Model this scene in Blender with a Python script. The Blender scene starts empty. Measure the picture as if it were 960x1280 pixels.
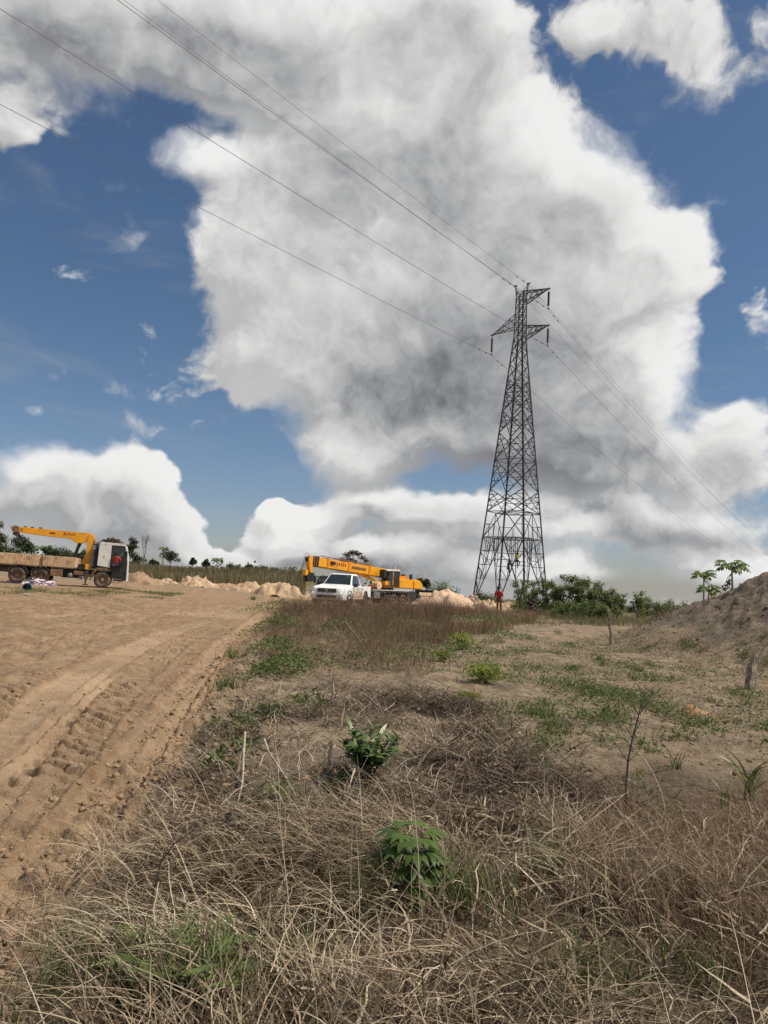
import bpy, bmesh, math, random
import numpy as np
from math import sin, cos, pi, radians, sqrt, atan2, hypot
from mathutils import Matrix, Vector, Euler
random.seed(7); rng = np.random.default_rng(11)
SC = bpy.context.scene; COL = SC.collection

# ------------------------------------------------------------------ camera
F = 930.0; PITCH = radians(5.3); ROLL = radians(3.0); EYE = np.array([0, 0, 1.65])
cam_m = Matrix.Rotation(pi/2 + PITCH, 4, 'X') @ Matrix.Rotation(ROLL, 4, 'Z')
cd = bpy.data.cameras.new('camera'); cam = bpy.data.objects.new('camera', cd); COL.objects.link(cam)
cam.matrix_world = Matrix.Translation(EYE) @ cam_m
cd.sensor_fit = 'VERTICAL'; cd.sensor_height = 36; cd.lens = 36*F/1280; cd.clip_end = 9000; cd.clip_start = 0.05
SC.camera = cam
CM = np.array(cam_m.to_3x3())
def ray(px, py): return CM @ np.array([(px-480)/F, (640-py)/F, -1.0])
def P(px, py, y):
    d = ray(px, py); return EYE + d*y/d[1]
def proj(X, Y, Z):
    q = np.stack([X, Y, Z-EYE[2]], -1) @ CM
    zz = np.minimum(q[..., 2], -1e-3)
    return 480 + F*q[..., 0]/-zz, 640 - F*q[..., 1]/-zz

# ------------------------------------------------------------------ sun, sky, exposure
SUN_AZ = radians(97); SUN_EL = radians(57)
SC.view_settings.view_transform = 'Standard'; SC.view_settings.look = 'None'
SC.view_settings.exposure = 0.0; SC.view_settings.gamma = 1.0
sl = bpy.data.lights.new('sun', 'SUN'); sl.energy = 5.0; sl.angle = radians(0.6); sl.color = (1, .93, .80)
sun = bpy.data.objects.new('sun', sl); COL.objects.link(sun)
sd = Vector((sin(SUN_AZ)*cos(SUN_EL), cos(SUN_AZ)*cos(SUN_EL), sin(SUN_EL)))
sun.rotation_euler = sd.to_track_quat('Z', 'Y').to_euler()

W = bpy.data.worlds.new('World'); SC.world = W; W.use_nodes = True
wt = W.node_tree; wt.nodes.clear()
class NT:
    def __init__(s, t): s.t = t
    def n(s, typ, **kw):
        o = s.t.nodes.new(typ)
        for k, v in kw.items(): setattr(o, k, v)
        return o
    def put(s, sock, v):
        if isinstance(v, bpy.types.NodeSocket): s.t.links.new(v, sock)
        elif v is not None: sock.default_value = v
    def math(s, op, a, b=None, c=None, clamp=False):
        o = s.n('ShaderNodeMath', operation=op); o.use_clamp = clamp
        for i, v in enumerate((a, b, c)):
            if v is not None: s.put(o.inputs[i], v)
        return o.outputs[0]
    def vm(s, op, a, b=None, scale=None):
        o = s.n('ShaderNodeVectorMath', operation=op); s.put(o.inputs[0], a)
        if b is not None: s.put(o.inputs[1], b)
        if scale is not None: s.put(o.inputs['Scale'], scale)
        return o.outputs['Value'] if op in ('LENGTH', 'DOT_PRODUCT', 'DISTANCE') else o.outputs[0]
    def mr(s, v, a, b, c=0, d=1, kind='SMOOTHSTEP'):
        o = s.n('ShaderNodeMapRange'); o.interpolation_type = kind
        for i, q in enumerate((v, a, b, c, d)): s.put(o.inputs[i], q)
        return o.outputs[0]
    def noise(s, vec, scale, detail=4, rough=.5, dist=0, col=False, lac=2.0):
        o = s.n('ShaderNodeTexNoise'); s.put(o.inputs['Vector'], vec); s.put(o.inputs['Scale'], scale)
        o.inputs['Detail'].default_value = detail; o.inputs['Roughness'].default_value = rough
        o.inputs['Distortion'].default_value = dist; o.inputs['Lacunarity'].default_value = lac
        return o.outputs['Color' if col else 'Fac']
    def mix(s, f, a, b, blend='MIX'):
        o = s.n('ShaderNodeMix', data_type='RGBA', blend_type=blend)
        s.put(o.inputs['Factor'], f)
        for k, v in ((6, a), (7, b)):
            if not isinstance(v, bpy.types.NodeSocket): v = tuple(v)+(1,) if len(v) == 3 else v
            s.put(o.inputs[k], v)
        return o.outputs[2]
    def ramp(s, f, stops):
        o = s.n('ShaderNodeValToRGB'); s.put(o.inputs[0], f); e = o.color_ramp.elements
        while len(e) < len(stops): e.new(.5)
        for k, (p, c) in zip(e, stops): k.position = p; k.color = tuple(c)+(1,)
        return o.outputs[0]

def azel(px, py):
    d = ray(px, py); return np.array([atan2(d[0], d[1]), atan2(d[2], hypot(d[0], d[1]))])
# blobs of cloud, placed in image pixels and turned into angular ellipses on the sky: (x, y, rx, ry, weight)
BL = [(20,40,150,95,1),(210,30,190,80,1),(430,50,190,100,1.2),(570,70,95,100,1),(300,100,90,60,.5),
 (300,215,75,70,.75),(235,190,55,36,.6),(395,250,90,110,.9),(490,210,140,140,1.2),(610,220,100,95,1),(700,225,78,70,1),(755,290,90,80,1),(835,325,62,64,.95),
 (280,330,58,60,.75),(370,350,120,100,1),(560,380,190,150,1.2),(720,430,130,140,1.1),(815,490,80,80,.95),(860,400,20,30,.3),
 (330,455,75,55,.8),(430,480,110,75,1),(450,575,72,42,1),(410,540,48,30,.8),(600,510,170,80,1.1),(745,560,130,75,1),(820,610,80,55,.8),
 (470,630,85,26,1),(570,655,75,30,1),(420,640,34,22,.8),(640,660,90,34,1),(850,675,110,34,1.1),(735,680,70,26,.8),(910,600,80,50,.85),(940,545,50,40,.6),(690,722,80,20,1.0),(910,722,90,22,1.0),(560,752,360,14,.7),(100,712,200,18,1.0),(770,640,50,22,.5),
 (45,610,80,46,1),(190,600,55,42,1.1),(115,625,75,38,.9),(90,665,130,34,1),(215,650,48,32,1),(258,690,46,18,.9),(320,697,50,16,.8),
 (368,655,46,40,1.1),(345,630,18,18,.8),(400,680,50,28,1.1),(330,672,30,24,.9),(480,690,90,28,1),(560,710,80,26,1),(620,720,60,20,.8),(500,725,140,14,.7),
 (800,45,80,42,.46),(915,50,80,60,.50),(740,55,45,32,.34),(880,105,60,40,.36),
 (950,365,36,46,.42),(965,420,30,40,.3),(40,514,24,9,.62),(95,340,38,20,.38),(160,300,28,34,.42),(5,150,34,34,.6),(120,480,90,18,.32),(280,540,120,14,.22)]
# greyer, thicker places and whiter, thinner places of the same clouds
DARK = [(60,60,120,70,.35),(230,50,240,90,.75),(560,210,120,70,.25),(600,450,160,90,.9),(470,500,110,60,.5),(740,530,110,50,.5),(700,590,190,42,.75),(110,668,150,24,.35),
 (700,655,180,18,.5),(850,690,110,18,.75),(490,715,110,18,.7),(380,715,90,14,.6),(620,300,90,60,.25),(480,635,90,14,.35)]
LITE = [(475,115,90,70,1.1),(230,195,60,40,.8),(715,190,80,50,1),(835,300,60,60,.9),(368,650,50,40,1.5),(330,330,70,90,.3),(860,480,50,60,.7),(195,585,60,30,.9),(40,590,70,30,.5),
 (430,555,60,30,.9),(760,380,90,70,.6),(300,480,40,50,.4),(700,700,60,20,.8),(480,330,80,60,.35),(850,655,90,16,.6),(470,615,80,14,.6),(590,640,70,16,.7)]
def field_map():
    """cover and thickness of the clouds above, summed on a coarse azimuth / elevation grid; all detail is node noise"""
    n = 320; A0, A1, E0, E1 = -1.0, 1.0, -.15, 1.25
    az, el = np.meshgrid(np.linspace(A0, A1, n), np.linspace(E0, E1, n)); out = np.zeros((n, n, 4), np.float32); out[..., 3] = 1
    for ch, lst, lo, hi in ((0, BL, 1.5, .25), (1, DARK, 1.5, .1), (2, LITE, 1.5, .1)):
        for (x, y, rx, ry, w) in lst:
            c = azel(x, y); ax = np.linalg.norm(azel(x+rx, y)-c); ay = np.linalg.norm(azel(x, y+ry)-c)
            d = np.hypot((az-c[0])/ax, (el-c[1])/ay); t = np.clip((lo-d)/(lo-hi), 0, 1); out[..., ch] += w*t*t*(3-2*t)
    im = bpy.data.images.new('cloud_cover_field', n, n, float_buffer=True, is_data=True); im.pixels.foreach_set(out.ravel()); im.update(); im.pack()
    return im, (A0, A1, E0, E1)
def sky():
    im, (A0, A1, E0, E1) = field_map()
    N = NT(wt)
    D = N.vm('NORMALIZE', N.n('ShaderNodeTexCoord').outputs['Generated'])
    w1 = N.vm('SCALE', N.vm('SUBTRACT', N.noise(D, 3.2, 2, .5, col=True), (.5, .5, .5)), scale=.11)
    w2 = N.vm('SCALE', N.vm('SUBTRACT', N.noise(D, 12, 3, .6, col=True), (.5, .5, .5)), scale=.05)
    DW = N.vm('ADD', N.vm('ADD', D, w1), w2)
    def uvof(v):
        s = N.n('ShaderNodeSeparateXYZ'); N.put(s.inputs[0], v)
        az = N.math('ARCTAN2', s.outputs[0], s.outputs[1])
        r = N.math('SQRT', N.math('ADD', N.math('MULTIPLY', s.outputs[0], s.outputs[0]), N.math('MULTIPLY', s.outputs[1], s.outputs[1])))
        el = N.math('ARCTAN2', s.outputs[2], r)
        c = N.n('ShaderNodeCombineXYZ'); N.put(c.inputs[0], az); N.put(c.inputs[1], el); return c.outputs[0]
    uvd = uvof(D)
    s = N.n('ShaderNodeSeparateXYZ'); N.put(s.inputs[0], D)
    den = N.math('MAXIMUM', N.math('ADD', s.outputs[2], .12), .06)
    cc = N.n('ShaderNodeCombineXYZ'); N.put(cc.inputs[0], N.math('DIVIDE', s.outputs[0], den)); N.put(cc.inputs[1], N.math('DIVIDE', s.outputs[1], den))
    gen = N.mr(N.noise(cc.outputs[0], .9, 2, .5), .42, .66, 0, 1.3)
    c = azel(480, 380); q = N.vm('MULTIPLY', N.vm('SUBTRACT', uvd, (c[0], c[1], 0)), (1/.62, 1/.46, 0))
    genm = N.math('MULTIPLY', gen, N.mr(N.vm('LENGTH', q), .95, 1.25))
    def dens_at(v):
        uv = uvof(v)
        t = N.n('ShaderNodeTexImage'); t.image = im; t.extension = 'CLIP'; t.interpolation = 'Cubic'
        N.put(t.inputs[0], N.vm('MULTIPLY', N.vm('SUBTRACT', uv, (A0, E0, 0)), (1/(A1-A0), 1/(E1-E0), 0)))
        k = N.n('ShaderNodeSeparateColor'); N.put(k.inputs[0], t.outputs[0])
        acc = N.math('ADD', k.outputs[0], genm)
        fine = N.noise(v, 5.5, 10, .64)
        bil = N.n('ShaderNodeTexVoronoi', feature='F1'); N.put(bil.inputs['Vector'], N.vm('MULTIPLY', v, (1, 1, 1.2))); bil.inputs['Scale'].default_value = 10
        bil.inputs['Detail'].default_value = 3; bil.inputs['Roughness'].default_value = .62; bil.normalize = True
        bo = N.math('SUBTRACT', .45, bil.outputs['Distance'])
        b2 = N.n('ShaderNodeTexVoronoi', feature='F1'); N.put(b2.inputs['Vector'], v); b2.inputs['Scale'].default_value = 30
        b2.inputs['Detail'].default_value = 3; b2.inputs['Roughness'].default_value = .6; b2.normalize = True
        bo = N.math('ADD', bo, N.math('MULTIPLY', N.math('SUBTRACT', .42, b2.outputs['Distance']), .42))
        d = N.math('ADD', N.math('MINIMUM', N.math('MULTIPLY', acc, .92), 1.35), N.math('ADD', N.math('MULTIPLY', N.math('SUBTRACT', fine, .5), 1.7), N.math('MULTIPLY', bo, 1.15)))
        return d, k.outputs[1], k.outputs[2], uv, fine
    dens, dk, lt, uv, fine = dens_at(DW)
    d2 = dens_at(N.vm('ADD', DW, tuple(sd*0.02 + Vector((0, 0, .010)))))[0]
    rel = N.math('SUBTRACT', dens, d2)           # > 0 where it thins towards the sun: lit side
    wid = N.mr(N.noise(D, 4.5, 2), .38, .66, .20, .95)
    alpha = N.mr(dens, .40, N.math('ADD', .44, wid))
    thick = N.mr(dens, .6, 2.3)
    lum = N.math('SUBTRACT', .65, N.math('MULTIPLY', thick, .15))
    lum = N.math('ADD', lum, N.math('MULTIPLY', N.math('MAXIMUM', N.math('MINIMUM', rel, .45), -.30), N.math('SUBTRACT', .60, N.math('MULTIPLY', thick, .24))))
    lum = N.math('SUBTRACT', lum, N.math('MULTIPLY', dk, .31))
    lum = N.math('ADD', lum, N.math('MULTIPLY', lt, .16))
    lum = N.math('ADD', lum, N.math('MULTIPLY', N.math('SUBTRACT', fine, .5), -.10))
    lum = N.math('ADD', lum, N.math('MULTIPLY', N.math('SUBTRACT', N.noise(DW, 4.2, 4, .55), .5), .42))
    lum = N.math('SMOOTH_MAX', N.math('SMOOTH_MIN', lum, .86, .14), .15, .16)
    tint = N.mix(N.mr(lum, .2, .62), (.94, .97, 1.02), (1, 1, .99))
    cloud = N.vm('SCALE', tint, scale=N.math('MULTIPLY', lum, CLOUD))
    sk = N.n('ShaderNodeTexSky', sky_type='NISHITA'); sk.sun_disc = False
    sk.sun_elevation = SUN_EL; sk.sun_rotation = SUN_AZ; sk.air_density = 1.0; sk.dust_density = .6; sk.ozone_density = 1.4; sk.altitude = 100
    N.put(sk.inputs['Vector'], N.vm('MAXIMUM', D, (-2, -2, .012)))
    base = N.vm('MULTIPLY', sk.outputs[0], N.mix(N.mr(s.outputs[2], -.02, .30), (.78, .785, .92), SKYTINT))
    cir = N.math('MULTIPLY', N.mr(N.noise(N.vm('MULTIPLY', uvd, (2.2, 9, 1)), 1.6, 4, .6, dist=.4), .5, .8), .30)
    base = N.mix(cir, base, N.vm('SCALE', (1, 1, 1), scale=.42*CLOUD))
    fin = N.mix(alpha, base, cloud)
    bg = N.n('ShaderNodeBackground'); N.put(bg.inputs[0], fin); bg.inputs[1].default_value = SKYSTR
    o = N.n('ShaderNodeOutputWorld'); N.put(o.inputs[0], bg.outputs[0])
SKYSTR = .09; CLOUD = 1/.09; SKYTINT = (.66, .77, .85)
sky()
W.cycles.sampling_method = 'MANUAL'; W.cycles.sample_map_resolution = 512

# ------------------------------------------------------------------ helpers
def tag(o, label=None, cat=None, group=None, kind=None):
    if label: o['label'] = label
    if cat: o['category'] = cat
    if group: o['group'] = group
    if kind: o['kind'] = kind
    return o
def empty(name, loc, rz=0, label=None, cat=None, group=None, rot=None):
    o = bpy.data.objects.new(name, None); COL.objects.link(o); o.empty_display_size = .2
    o.location = loc; o.rotation_euler = rot if rot else (0, 0, rz); return tag(o, label, cat, group)
class MB:
    def __init__(s): s.v = []; s.f = []
    def add(s, V, Fc):
        k = len(s.v); s.v += [tuple(p) for p in V]; s.f += [tuple(i+k for i in f) for f in Fc]; return s
    def box(s, c, d, rot=None):
        V = [Vector((x*d[0]/2, y*d[1]/2, z*d[2]/2)) for x in (-1, 1) for y in (-1, 1) for z in (-1, 1)]
        if rot: m = Euler(rot).to_matrix(); V = [m @ p for p in V]
        return s.add([p+Vector(c) for p in V], [(0,1,3,2),(4,6,7,5),(0,4,5,1),(2,3,7,6),(0,2,6,4),(1,5,7,3)])
    def tube(s, p0, p1, r0, r1=None, n=8, cap=True, rot=0):
        r1 = r0 if r1 is None else r1; p0 = Vector(p0); p1 = Vector(p1); d = (p1-p0)
        if d.length < 1e-6: return s
        q = d.to_track_quat('Z', 'Y'); V = []
        for p, r in ((p0, r0), (p1, r1)):
            V += [p + q @ Vector((r*cos(2*pi*i/n+rot), r*sin(2*pi*i/n+rot), 0)) for i in range(n)]
        Fc = [(i, (i+1) % n, n+(i+1) % n, n+i) for i in range(n)]
        if cap: Fc += [tuple(range(n))[::-1], tuple(range(n, 2*n))]
        return s.add(V, Fc)
    def angle(s, p0, p1, w, t=None):     # L profile steel member
        t = t or w*.18; p0 = Vector(p0); p1 = Vector(p1); q = (p1-p0).to_track_quat('Z', 'Y')
        pr = [(0,0),(w,0),(w,t),(t,t),(t,w),(0,w)]; V = []
        for p in (p0, p1): V += [p + q @ Vector((x-w/3, y-w/3, 0)) for x, y in pr]
        return s.add(V, [(i, (i+1) % 6, 6+(i+1) % 6, 6+i) for i in range(6)] + [(0,1,2,3,4,5)[::-1], (6,7,8,9,10,11)])
    def path(s, pts, rad, n=6):
        pts = [Vector(p) for p in pts]; R = rad if hasattr(rad, '__len__') else [rad]*len(pts); V = []
        for i, p in enumerate(pts):
            d = pts[min(i+1, len(pts)-1)] - pts[max(i-1, 0)]; q = d.to_track_quat('Z', 'Y')
            V += [p + q @ Vector((R[i]*cos(2*pi*k/n), R[i]*sin(2*pi*k/n), 0)) for k in range(n)]
        Fc = [(i*n+k, i*n+(k+1) % n, (i+1)*n+(k+1) % n, (i+1)*n+k) for i in range(len(pts)-1) for k in range(n)]
        m = (len(pts)-1)*n
        return s.add(V, Fc + [tuple(range(n))[::-1], tuple(range(m, m+n))])
    def prism(s, prof, y0, y1, inset=0):  # profile in x,z pushed along y
        n = len(prof); V = [(x, y0, z) for x, z in prof] + [(x, y1, z) for x, z in prof]
        return s.add(V, [(i, (i+1) % n, n+(i+1) % n, n+i) for i in range(n)] + [tuple(range(n))[::-1], tuple(range(n, 2*n))])
    def lathe(s, prof, o=(0,0,0), axis='Z', n=20):
        V = []
        for r, h in prof:
            for i in range(n):
                a = 2*pi*i/n; p = (r*cos(a), r*sin(a), h)
                if axis == 'Y': p = (p[0], p[2], p[1])
                if axis == 'X': p = (p[2], p[0], p[1])
                V.append(tuple(p[k]+o[k] for k in range(3)))
        m = len(prof)
        return s.add(V, [(j*n+i, j*n+(i+1) % n, (j+1)*n+(i+1) % n, (j+1)*n+i) for j in range(m-1) for i in range(n)])
    def build(s, name, mt, parent=None, smooth=False, bevel=0, loc=None):
        me = bpy.data.meshes.new(name); me.from_pydata(s.v, [], s.f); me.validate()
        bm = bmesh.new(); bm.from_mesh(me); bmesh.ops.recalc_face_normals(bm, faces=bm.faces)
        if bevel: bmesh.ops.bevel(bm, geom=[e for e in bm.edges if e.calc_length() > bevel*2.2], offset=bevel, segments=2, affect='EDGES', clamp_overlap=True)
        bm.to_mesh(me); bm.free()
        me.materials.append(mt)
        if smooth:
            me.shade_smooth() if smooth is True else me.shade_auto_smooth() if hasattr(me, 'shade_auto_smooth') else None
        o = bpy.data.objects.new(name, me); COL.objects.link(o); o.parent = parent
        if loc is not None: o.location = loc
        return o
def np_mesh(name, V, Fc, mt, parent=None, attrs=None, smooth=False, loc=None):
    Fc = np.asarray(Fc, np.int32); k = Fc.shape[1]
    me = bpy.data.meshes.new(name); me.vertices.add(len(V)); me.vertices.foreach_set('co', np.asarray(V, np.float32).ravel())
    me.loops.add(Fc.size); me.loops.foreach_set('vertex_index', Fc.ravel())
    me.polygons.add(len(Fc)); me.polygons.foreach_set('loop_start', np.arange(0, Fc.size, k, dtype=np.int32))
    try: me.polygons.foreach_set('loop_total', np.full(len(Fc), k, np.int32))
    except Exception: pass
    me.update(calc_edges=True)
    for n, a in (attrs or {}).items():
        at = me.attributes.new(n, 'FLOAT', 'POINT'); at.data.foreach_set('value', np.asarray(a, np.float32))
    if smooth: me.polygons.foreach_set('use_smooth', np.ones(len(Fc), bool))
    me.materials.append(mt); o = bpy.data.objects.new(name, me); COL.objects.link(o); o.parent = parent
    if loc is not None: o.location = loc
    return o
def hsh(i, j, s):
    n = (i.astype(np.int64)*374761393 + j.astype(np.int64)*668265263 + s*1442695041) & 0xffffffff
    n = ((n ^ (n >> 13))*1274126177) & 0xffffffff; n = n ^ (n >> 16)
    return (n & 0xffffff)/float(0xffffff)
def vn(x, y, s=0):
    i = np.floor(x); j = np.floor(y); u = x-i; v = y-j; u = u*u*u*(u*(u*6-15)+10); v = v*v*v*(v*(v*6-15)+10)
    a = hsh(i, j, s); b = hsh(i+1, j, s); c = hsh(i, j+1, s); d = hsh(i+1, j+1, s)
    return (a*(1-u)+b*u)*(1-v) + (c*(1-u)+d*u)*v - .5
def fbm(x, y, s=0, o=4, g=.5):
    t = 0; a = 1
    for k in range(o): t = t + a*vn(x*2**k + 17.3*k, y*2**k - 9.1*k, s+k); a *= g
    return t
def sm(t): t = np.clip(t, 0, 1); return t*t*(3-2*t)

# ------------------------------------------------------------------ terrain
def flat(px, py, z=0.0):
    d = ray(px, py); return (EYE + d*(z-EYE[2])/d[2])[:2]
def xline(pts, z=-.05):
    w = np.array(sorted([tuple(flat(*p, z)[::-1]) for p in pts])); return w[:, 0], w[:, 1]
EDGE = xline([(-60,1420),(10,1290),(50,1190),(120,1080),(190,985),(240,925),(268,870),(300,812),(345,770),(385,752),(430,742)])
def road_edge(y): return np.interp(y, *EDGE)
TRK = [  # (centre line, half width, depth, lug strength)
 (xline([(-60,1075),(25,990),(75,945),(110,905),(150,862),(180,836),(205,815),(240,795),(270,783)]), .26, .035, 1.0),
 (xline([(-20,1165),(60,1072),(125,1000),(165,945),(200,900),(240,850),(280,800),(330,768)]), .18, .06, .6),
 (xline([(-150,1010),(-20,930),(50,880),(110,838),(160,812),(220,786),(260,776)]), .34, .05, .1),
 (xline([(-80,930),(0,868),(40,842),(80,818),(105,795),(120,780)]), .24, .03, 1.0),
 (xline([(-150,1150),(-40,1040),(30,950),(70,905),(120,855),(170,815)]), .13, .035, .25),
 (xline([(-40,1250),(40,1150),(95,1075),(150,1000),(190,945),(225,900),(262,850),(295,805)]), .10, .03, .8),
 (xline([(60,770),(150,768),(250,772),(330,760),(380,752)]), .35, .05, .6), (xline([(-60,830),(60,800),(140,780),(220,768),(300,757)]), .2, .05, .8)]
def base(x, y):
    x = np.asarray(x, float); y = np.asarray(y, float)
    ys = np.maximum(y, .1)
    z = .38*sm((-x-6)/12)*sm((y-15)/25) + .17*np.exp(-((x+2)/9)**2-((y-38)/10)**2)
    z = z - .7*sm((y-48)/28)*sm((x+12)/10)
    z = z - 7*sm((y-110)/160)*sm((x/ys+.02)/.08)
    lf = sm((-x/ys-.03)/.09)
    z = z + 1.25*lf*sm((y-70)/60) - 8*lf*sm((y-220)/300) - .022*np.maximum(np.hypot(x, y)-150, 0)
    cone = 6.3 - .5*np.hypot(x-20.1, y-22.4) + .3*fbm(x*.35, y*.35, 5, 3)
    kk = .35; h = np.clip(.5+.5*(cone-z)/kk, 0, 1)
    z = z*(1-h)+cone*h + kk*h*(1-h)
    n = .10*fbm(x*.3, y*.3, 1, 3)*sm((np.hypot(x, y)-1)/6) + .05*fbm(x*1.1, y*1.1, 2, 3)
    rm = sm((road_edge(y)-x)/.5+.5)*(y > 0)*(y < 55)
    z = z + n*(1-.6*rm) - .10*rm
    # straw heap hummocks near the camera
    gz = sm((x-road_edge(y))/.7)*sm((8.5-y)/1.5)*sm((y+6)/4)
    z = z + gz*(.05+.16*np.maximum(fbm(x*.8+3, y*.8, 8, 2), -.1))
    return z
def detail(x, y):
    rm = sm((road_edge(y+.0)+.12*fbm(x*2, y*2, 33, 3)-x)/.3+.5)*(y > 0)*(y < 60)
    r = np.hypot(x, y); near = np.exp(-(r/28)**2)
    z = .034*fbm(x*4, y*4, 11, 5)*near*(1-.25*rm) + .026*fbm(x*11, y*11, 17, 3)*np.exp(-(r/14)**2) + .045*fbm(x*1.6, y*1.6, 19, 4)*near*(1-rm) + .03*np.maximum(fbm(x*2.2, y*2.2, 14, 3), 0)*near*(1-rm)
    tr = np.zeros_like(x)
    for k, ((ty, tx), hw, dp, lug) in enumerate(TRK):
        sl_ = np.gradient(tx, ty); yy = np.clip(y, ty[0], ty[-1])
        f = np.interp(yy, ty, tx); g = np.interp(yy, ty, sl_); c = 1/np.sqrt(1+g*g)
        l = (x-f)*c + .03*fbm(y*1.3, x*0+k, 40+k, 2); s = np.interp(yy, ty, np.concatenate([[0], np.cumsum(np.hypot(np.diff(tx), np.diff(ty)))]))
        on = sm((y-ty[0]+1)/1)*sm((ty[-1]-y)/6+.2); al = np.abs(l)
        inn = sm((hw+.04-al)/.06); z = z - dp*inn*on*rm*(.7+.6*vn(s*.5, s*0, 50+k))
        z = z + .028*np.exp(-((al-hw-.07)/.05)**2)*on*rm*(1+1.5*fbm(x*6, y*6, 60+k, 2))
        ph = s/(.31, .24, .3, .27, .2, .17, .3, .26)[k] + l*2.2 + .5*fbm(x*2, y*2, 70, 2)
        tri = np.abs((ph % 1)-.5)*2; bars = sm((tri-.35)/.25)
        msk = sm((fbm(s*.7, l*2, 80+k, 2)+.22)/.2)
        z = z + lug*.062*(bars-.4)*(.55+.9*sm(.5+2*fbm(x*3, y*3, 75+k, 3)))*inn*on*rm*msk
        z = z*(1)  ; tr = np.maximum(tr, inn*on*rm*(1-.6*lug)*(.6+.4*sm(vn(s*.6, s*0, 90+k)*3+.5)))
        if k == 1: z = z - .05*np.exp(-((l-hw-.02)/.025)**2)*on*rm
    # churned earth shoulder right of the track and shallow hoof and heel marks in the field
    sh = np.exp(-((x-road_edge(y)-.15)/.45)**2)*(y > 1)*(y < 30)
    z = z + sh*.17*fbm(x*3.2, y*3.2, 90, 5)
    cone = sm((5.9-.5*np.hypot(x-20.1, y-22.4))/1.0)
    z = z + cone*(.34*fbm(x*1.2, y*1.2, 92, 5) + .16*fbm(x*4, y*4, 93, 4))
    holes = sm((fbm(x*1.7+5, y*1.7, 95, 3)-.38)/.12); z = z - .05*holes*near*(1-rm)
    chn = sm((road_edge(y)-x-2.2)/1.5)*sm((y-9)/5)*sm((48-y)/12); z = z + chn*(.14*fbm(x*1.5, y*.9, 97, 5)+.09*np.maximum(fbm(x*2.6, y*1.6, 98, 3), 0))
    return z, rm, tr
def H(x, y): return float(base(np.array([x]), np.array([y]))[0])
def HA(x, y): return base(x, y) + detail(x, y)[0]
_T = np.concatenate([[.5], .5*np.cumprod(np.full(1700, 1.004))+np.arange(1, 1701)*.004])
def G(px, py):           # where a line of sight meets the ground
    d = ray(px, py); p = EYE + d[None]*(_T/max(d[1], .2))[:, None]; hit = p[:, 2] < base(p[:, 0], p[:, 1])
    i = int(np.argmax(hit)) if hit.any() else len(_T)-1; return Vector((p[i, 0], p[i, 1], H(p[i, 0], p[i, 1])))

# ------------------------------------------------------------------ materials
def mat(name, col, rough=.6, metal=0, var=.15, vscale=3., dirt=None, dirtamt=.4, dscale=2., bump=0, bscale=40, spec=.5, low=None):
    m = bpy.data.materials.new(name); m.use_nodes = True; N = NT(m.node_tree); b = m.node_tree.nodes['Principled BSDF']
    tc = N.n('ShaderNodeTexCoord').outputs['Object']
    c = N.mix(N.mr(N.noise(tc, vscale, 5, .6), .3, .7), tuple(x*(1-var) for x in col), tuple(min(1, x*(1+var)) for x in col))
    if dirt:
        f = N.mr(N.noise(tc, dscale, 8, .68), .62-dirtamt*.45, .80-dirtamt*.30)
        if low is not None:
            s = N.n('ShaderNodeSeparateXYZ'); N.put(s.inputs[0], tc)
            f = N.math('MAXIMUM', N.math('MULTIPLY', f, .55), N.math('MULTIPLY', N.mr(s.outputs[2], low, low-.5), N.mr(N.noise(tc, dscale*1.7, 6, .6), .3, .55)))
        c = N.mix(f, c, dirt)
    N.put(b.inputs['Base Color'], c); N.put(b.inputs['Roughness'], N.mr(N.noise(tc, vscale*2, 4), .2, .8, max(0, rough-.08), min(1, rough+.1)))
    b.inputs['Metallic'].default_value = metal; b.inputs['Specular IOR Level'].default_value = spec
    if bump:
        bp = N.n('ShaderNodeBump'); bp.inputs['Strength'].default_value = .5; bp.inputs['Distance'].default_value = bump
        N.put(bp.inputs['Height'], N.noise(tc, bscale, 5, .6)); N.put(b.inputs['Normal'], bp.outputs[0])
    return m
def leafmat(name, stops, trans=.25, rough=.6, spec=.3):
    m = bpy.data.materials.new(name); m.use_nodes = True; N = NT(m.node_tree); b = m.node_tree.nodes['Principled BSDF']
    at = N.n('ShaderNodeAttribute', attribute_name='v').outputs['Fac']
    c = N.ramp(at, stops); N.put(b.inputs['Base Color'], c); b.inputs['Roughness'].default_value = rough
    b.inputs['Specular IOR Level'].default_value = spec
    tr = N.n('ShaderNodeBsdfTranslucent'); N.put(tr.inputs[0], c); mx = N.n('ShaderNodeMixShader'); mx.inputs[0].default_value = trans
    N.put(mx.inputs[1], b.outputs[0]); N.put(mx.inputs[2], tr.outputs[0]); N.put(m.node_tree.nodes['Material Output'].inputs[0], mx.outputs[0])
    return m
DUST = (.30, .17, .085)
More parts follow.
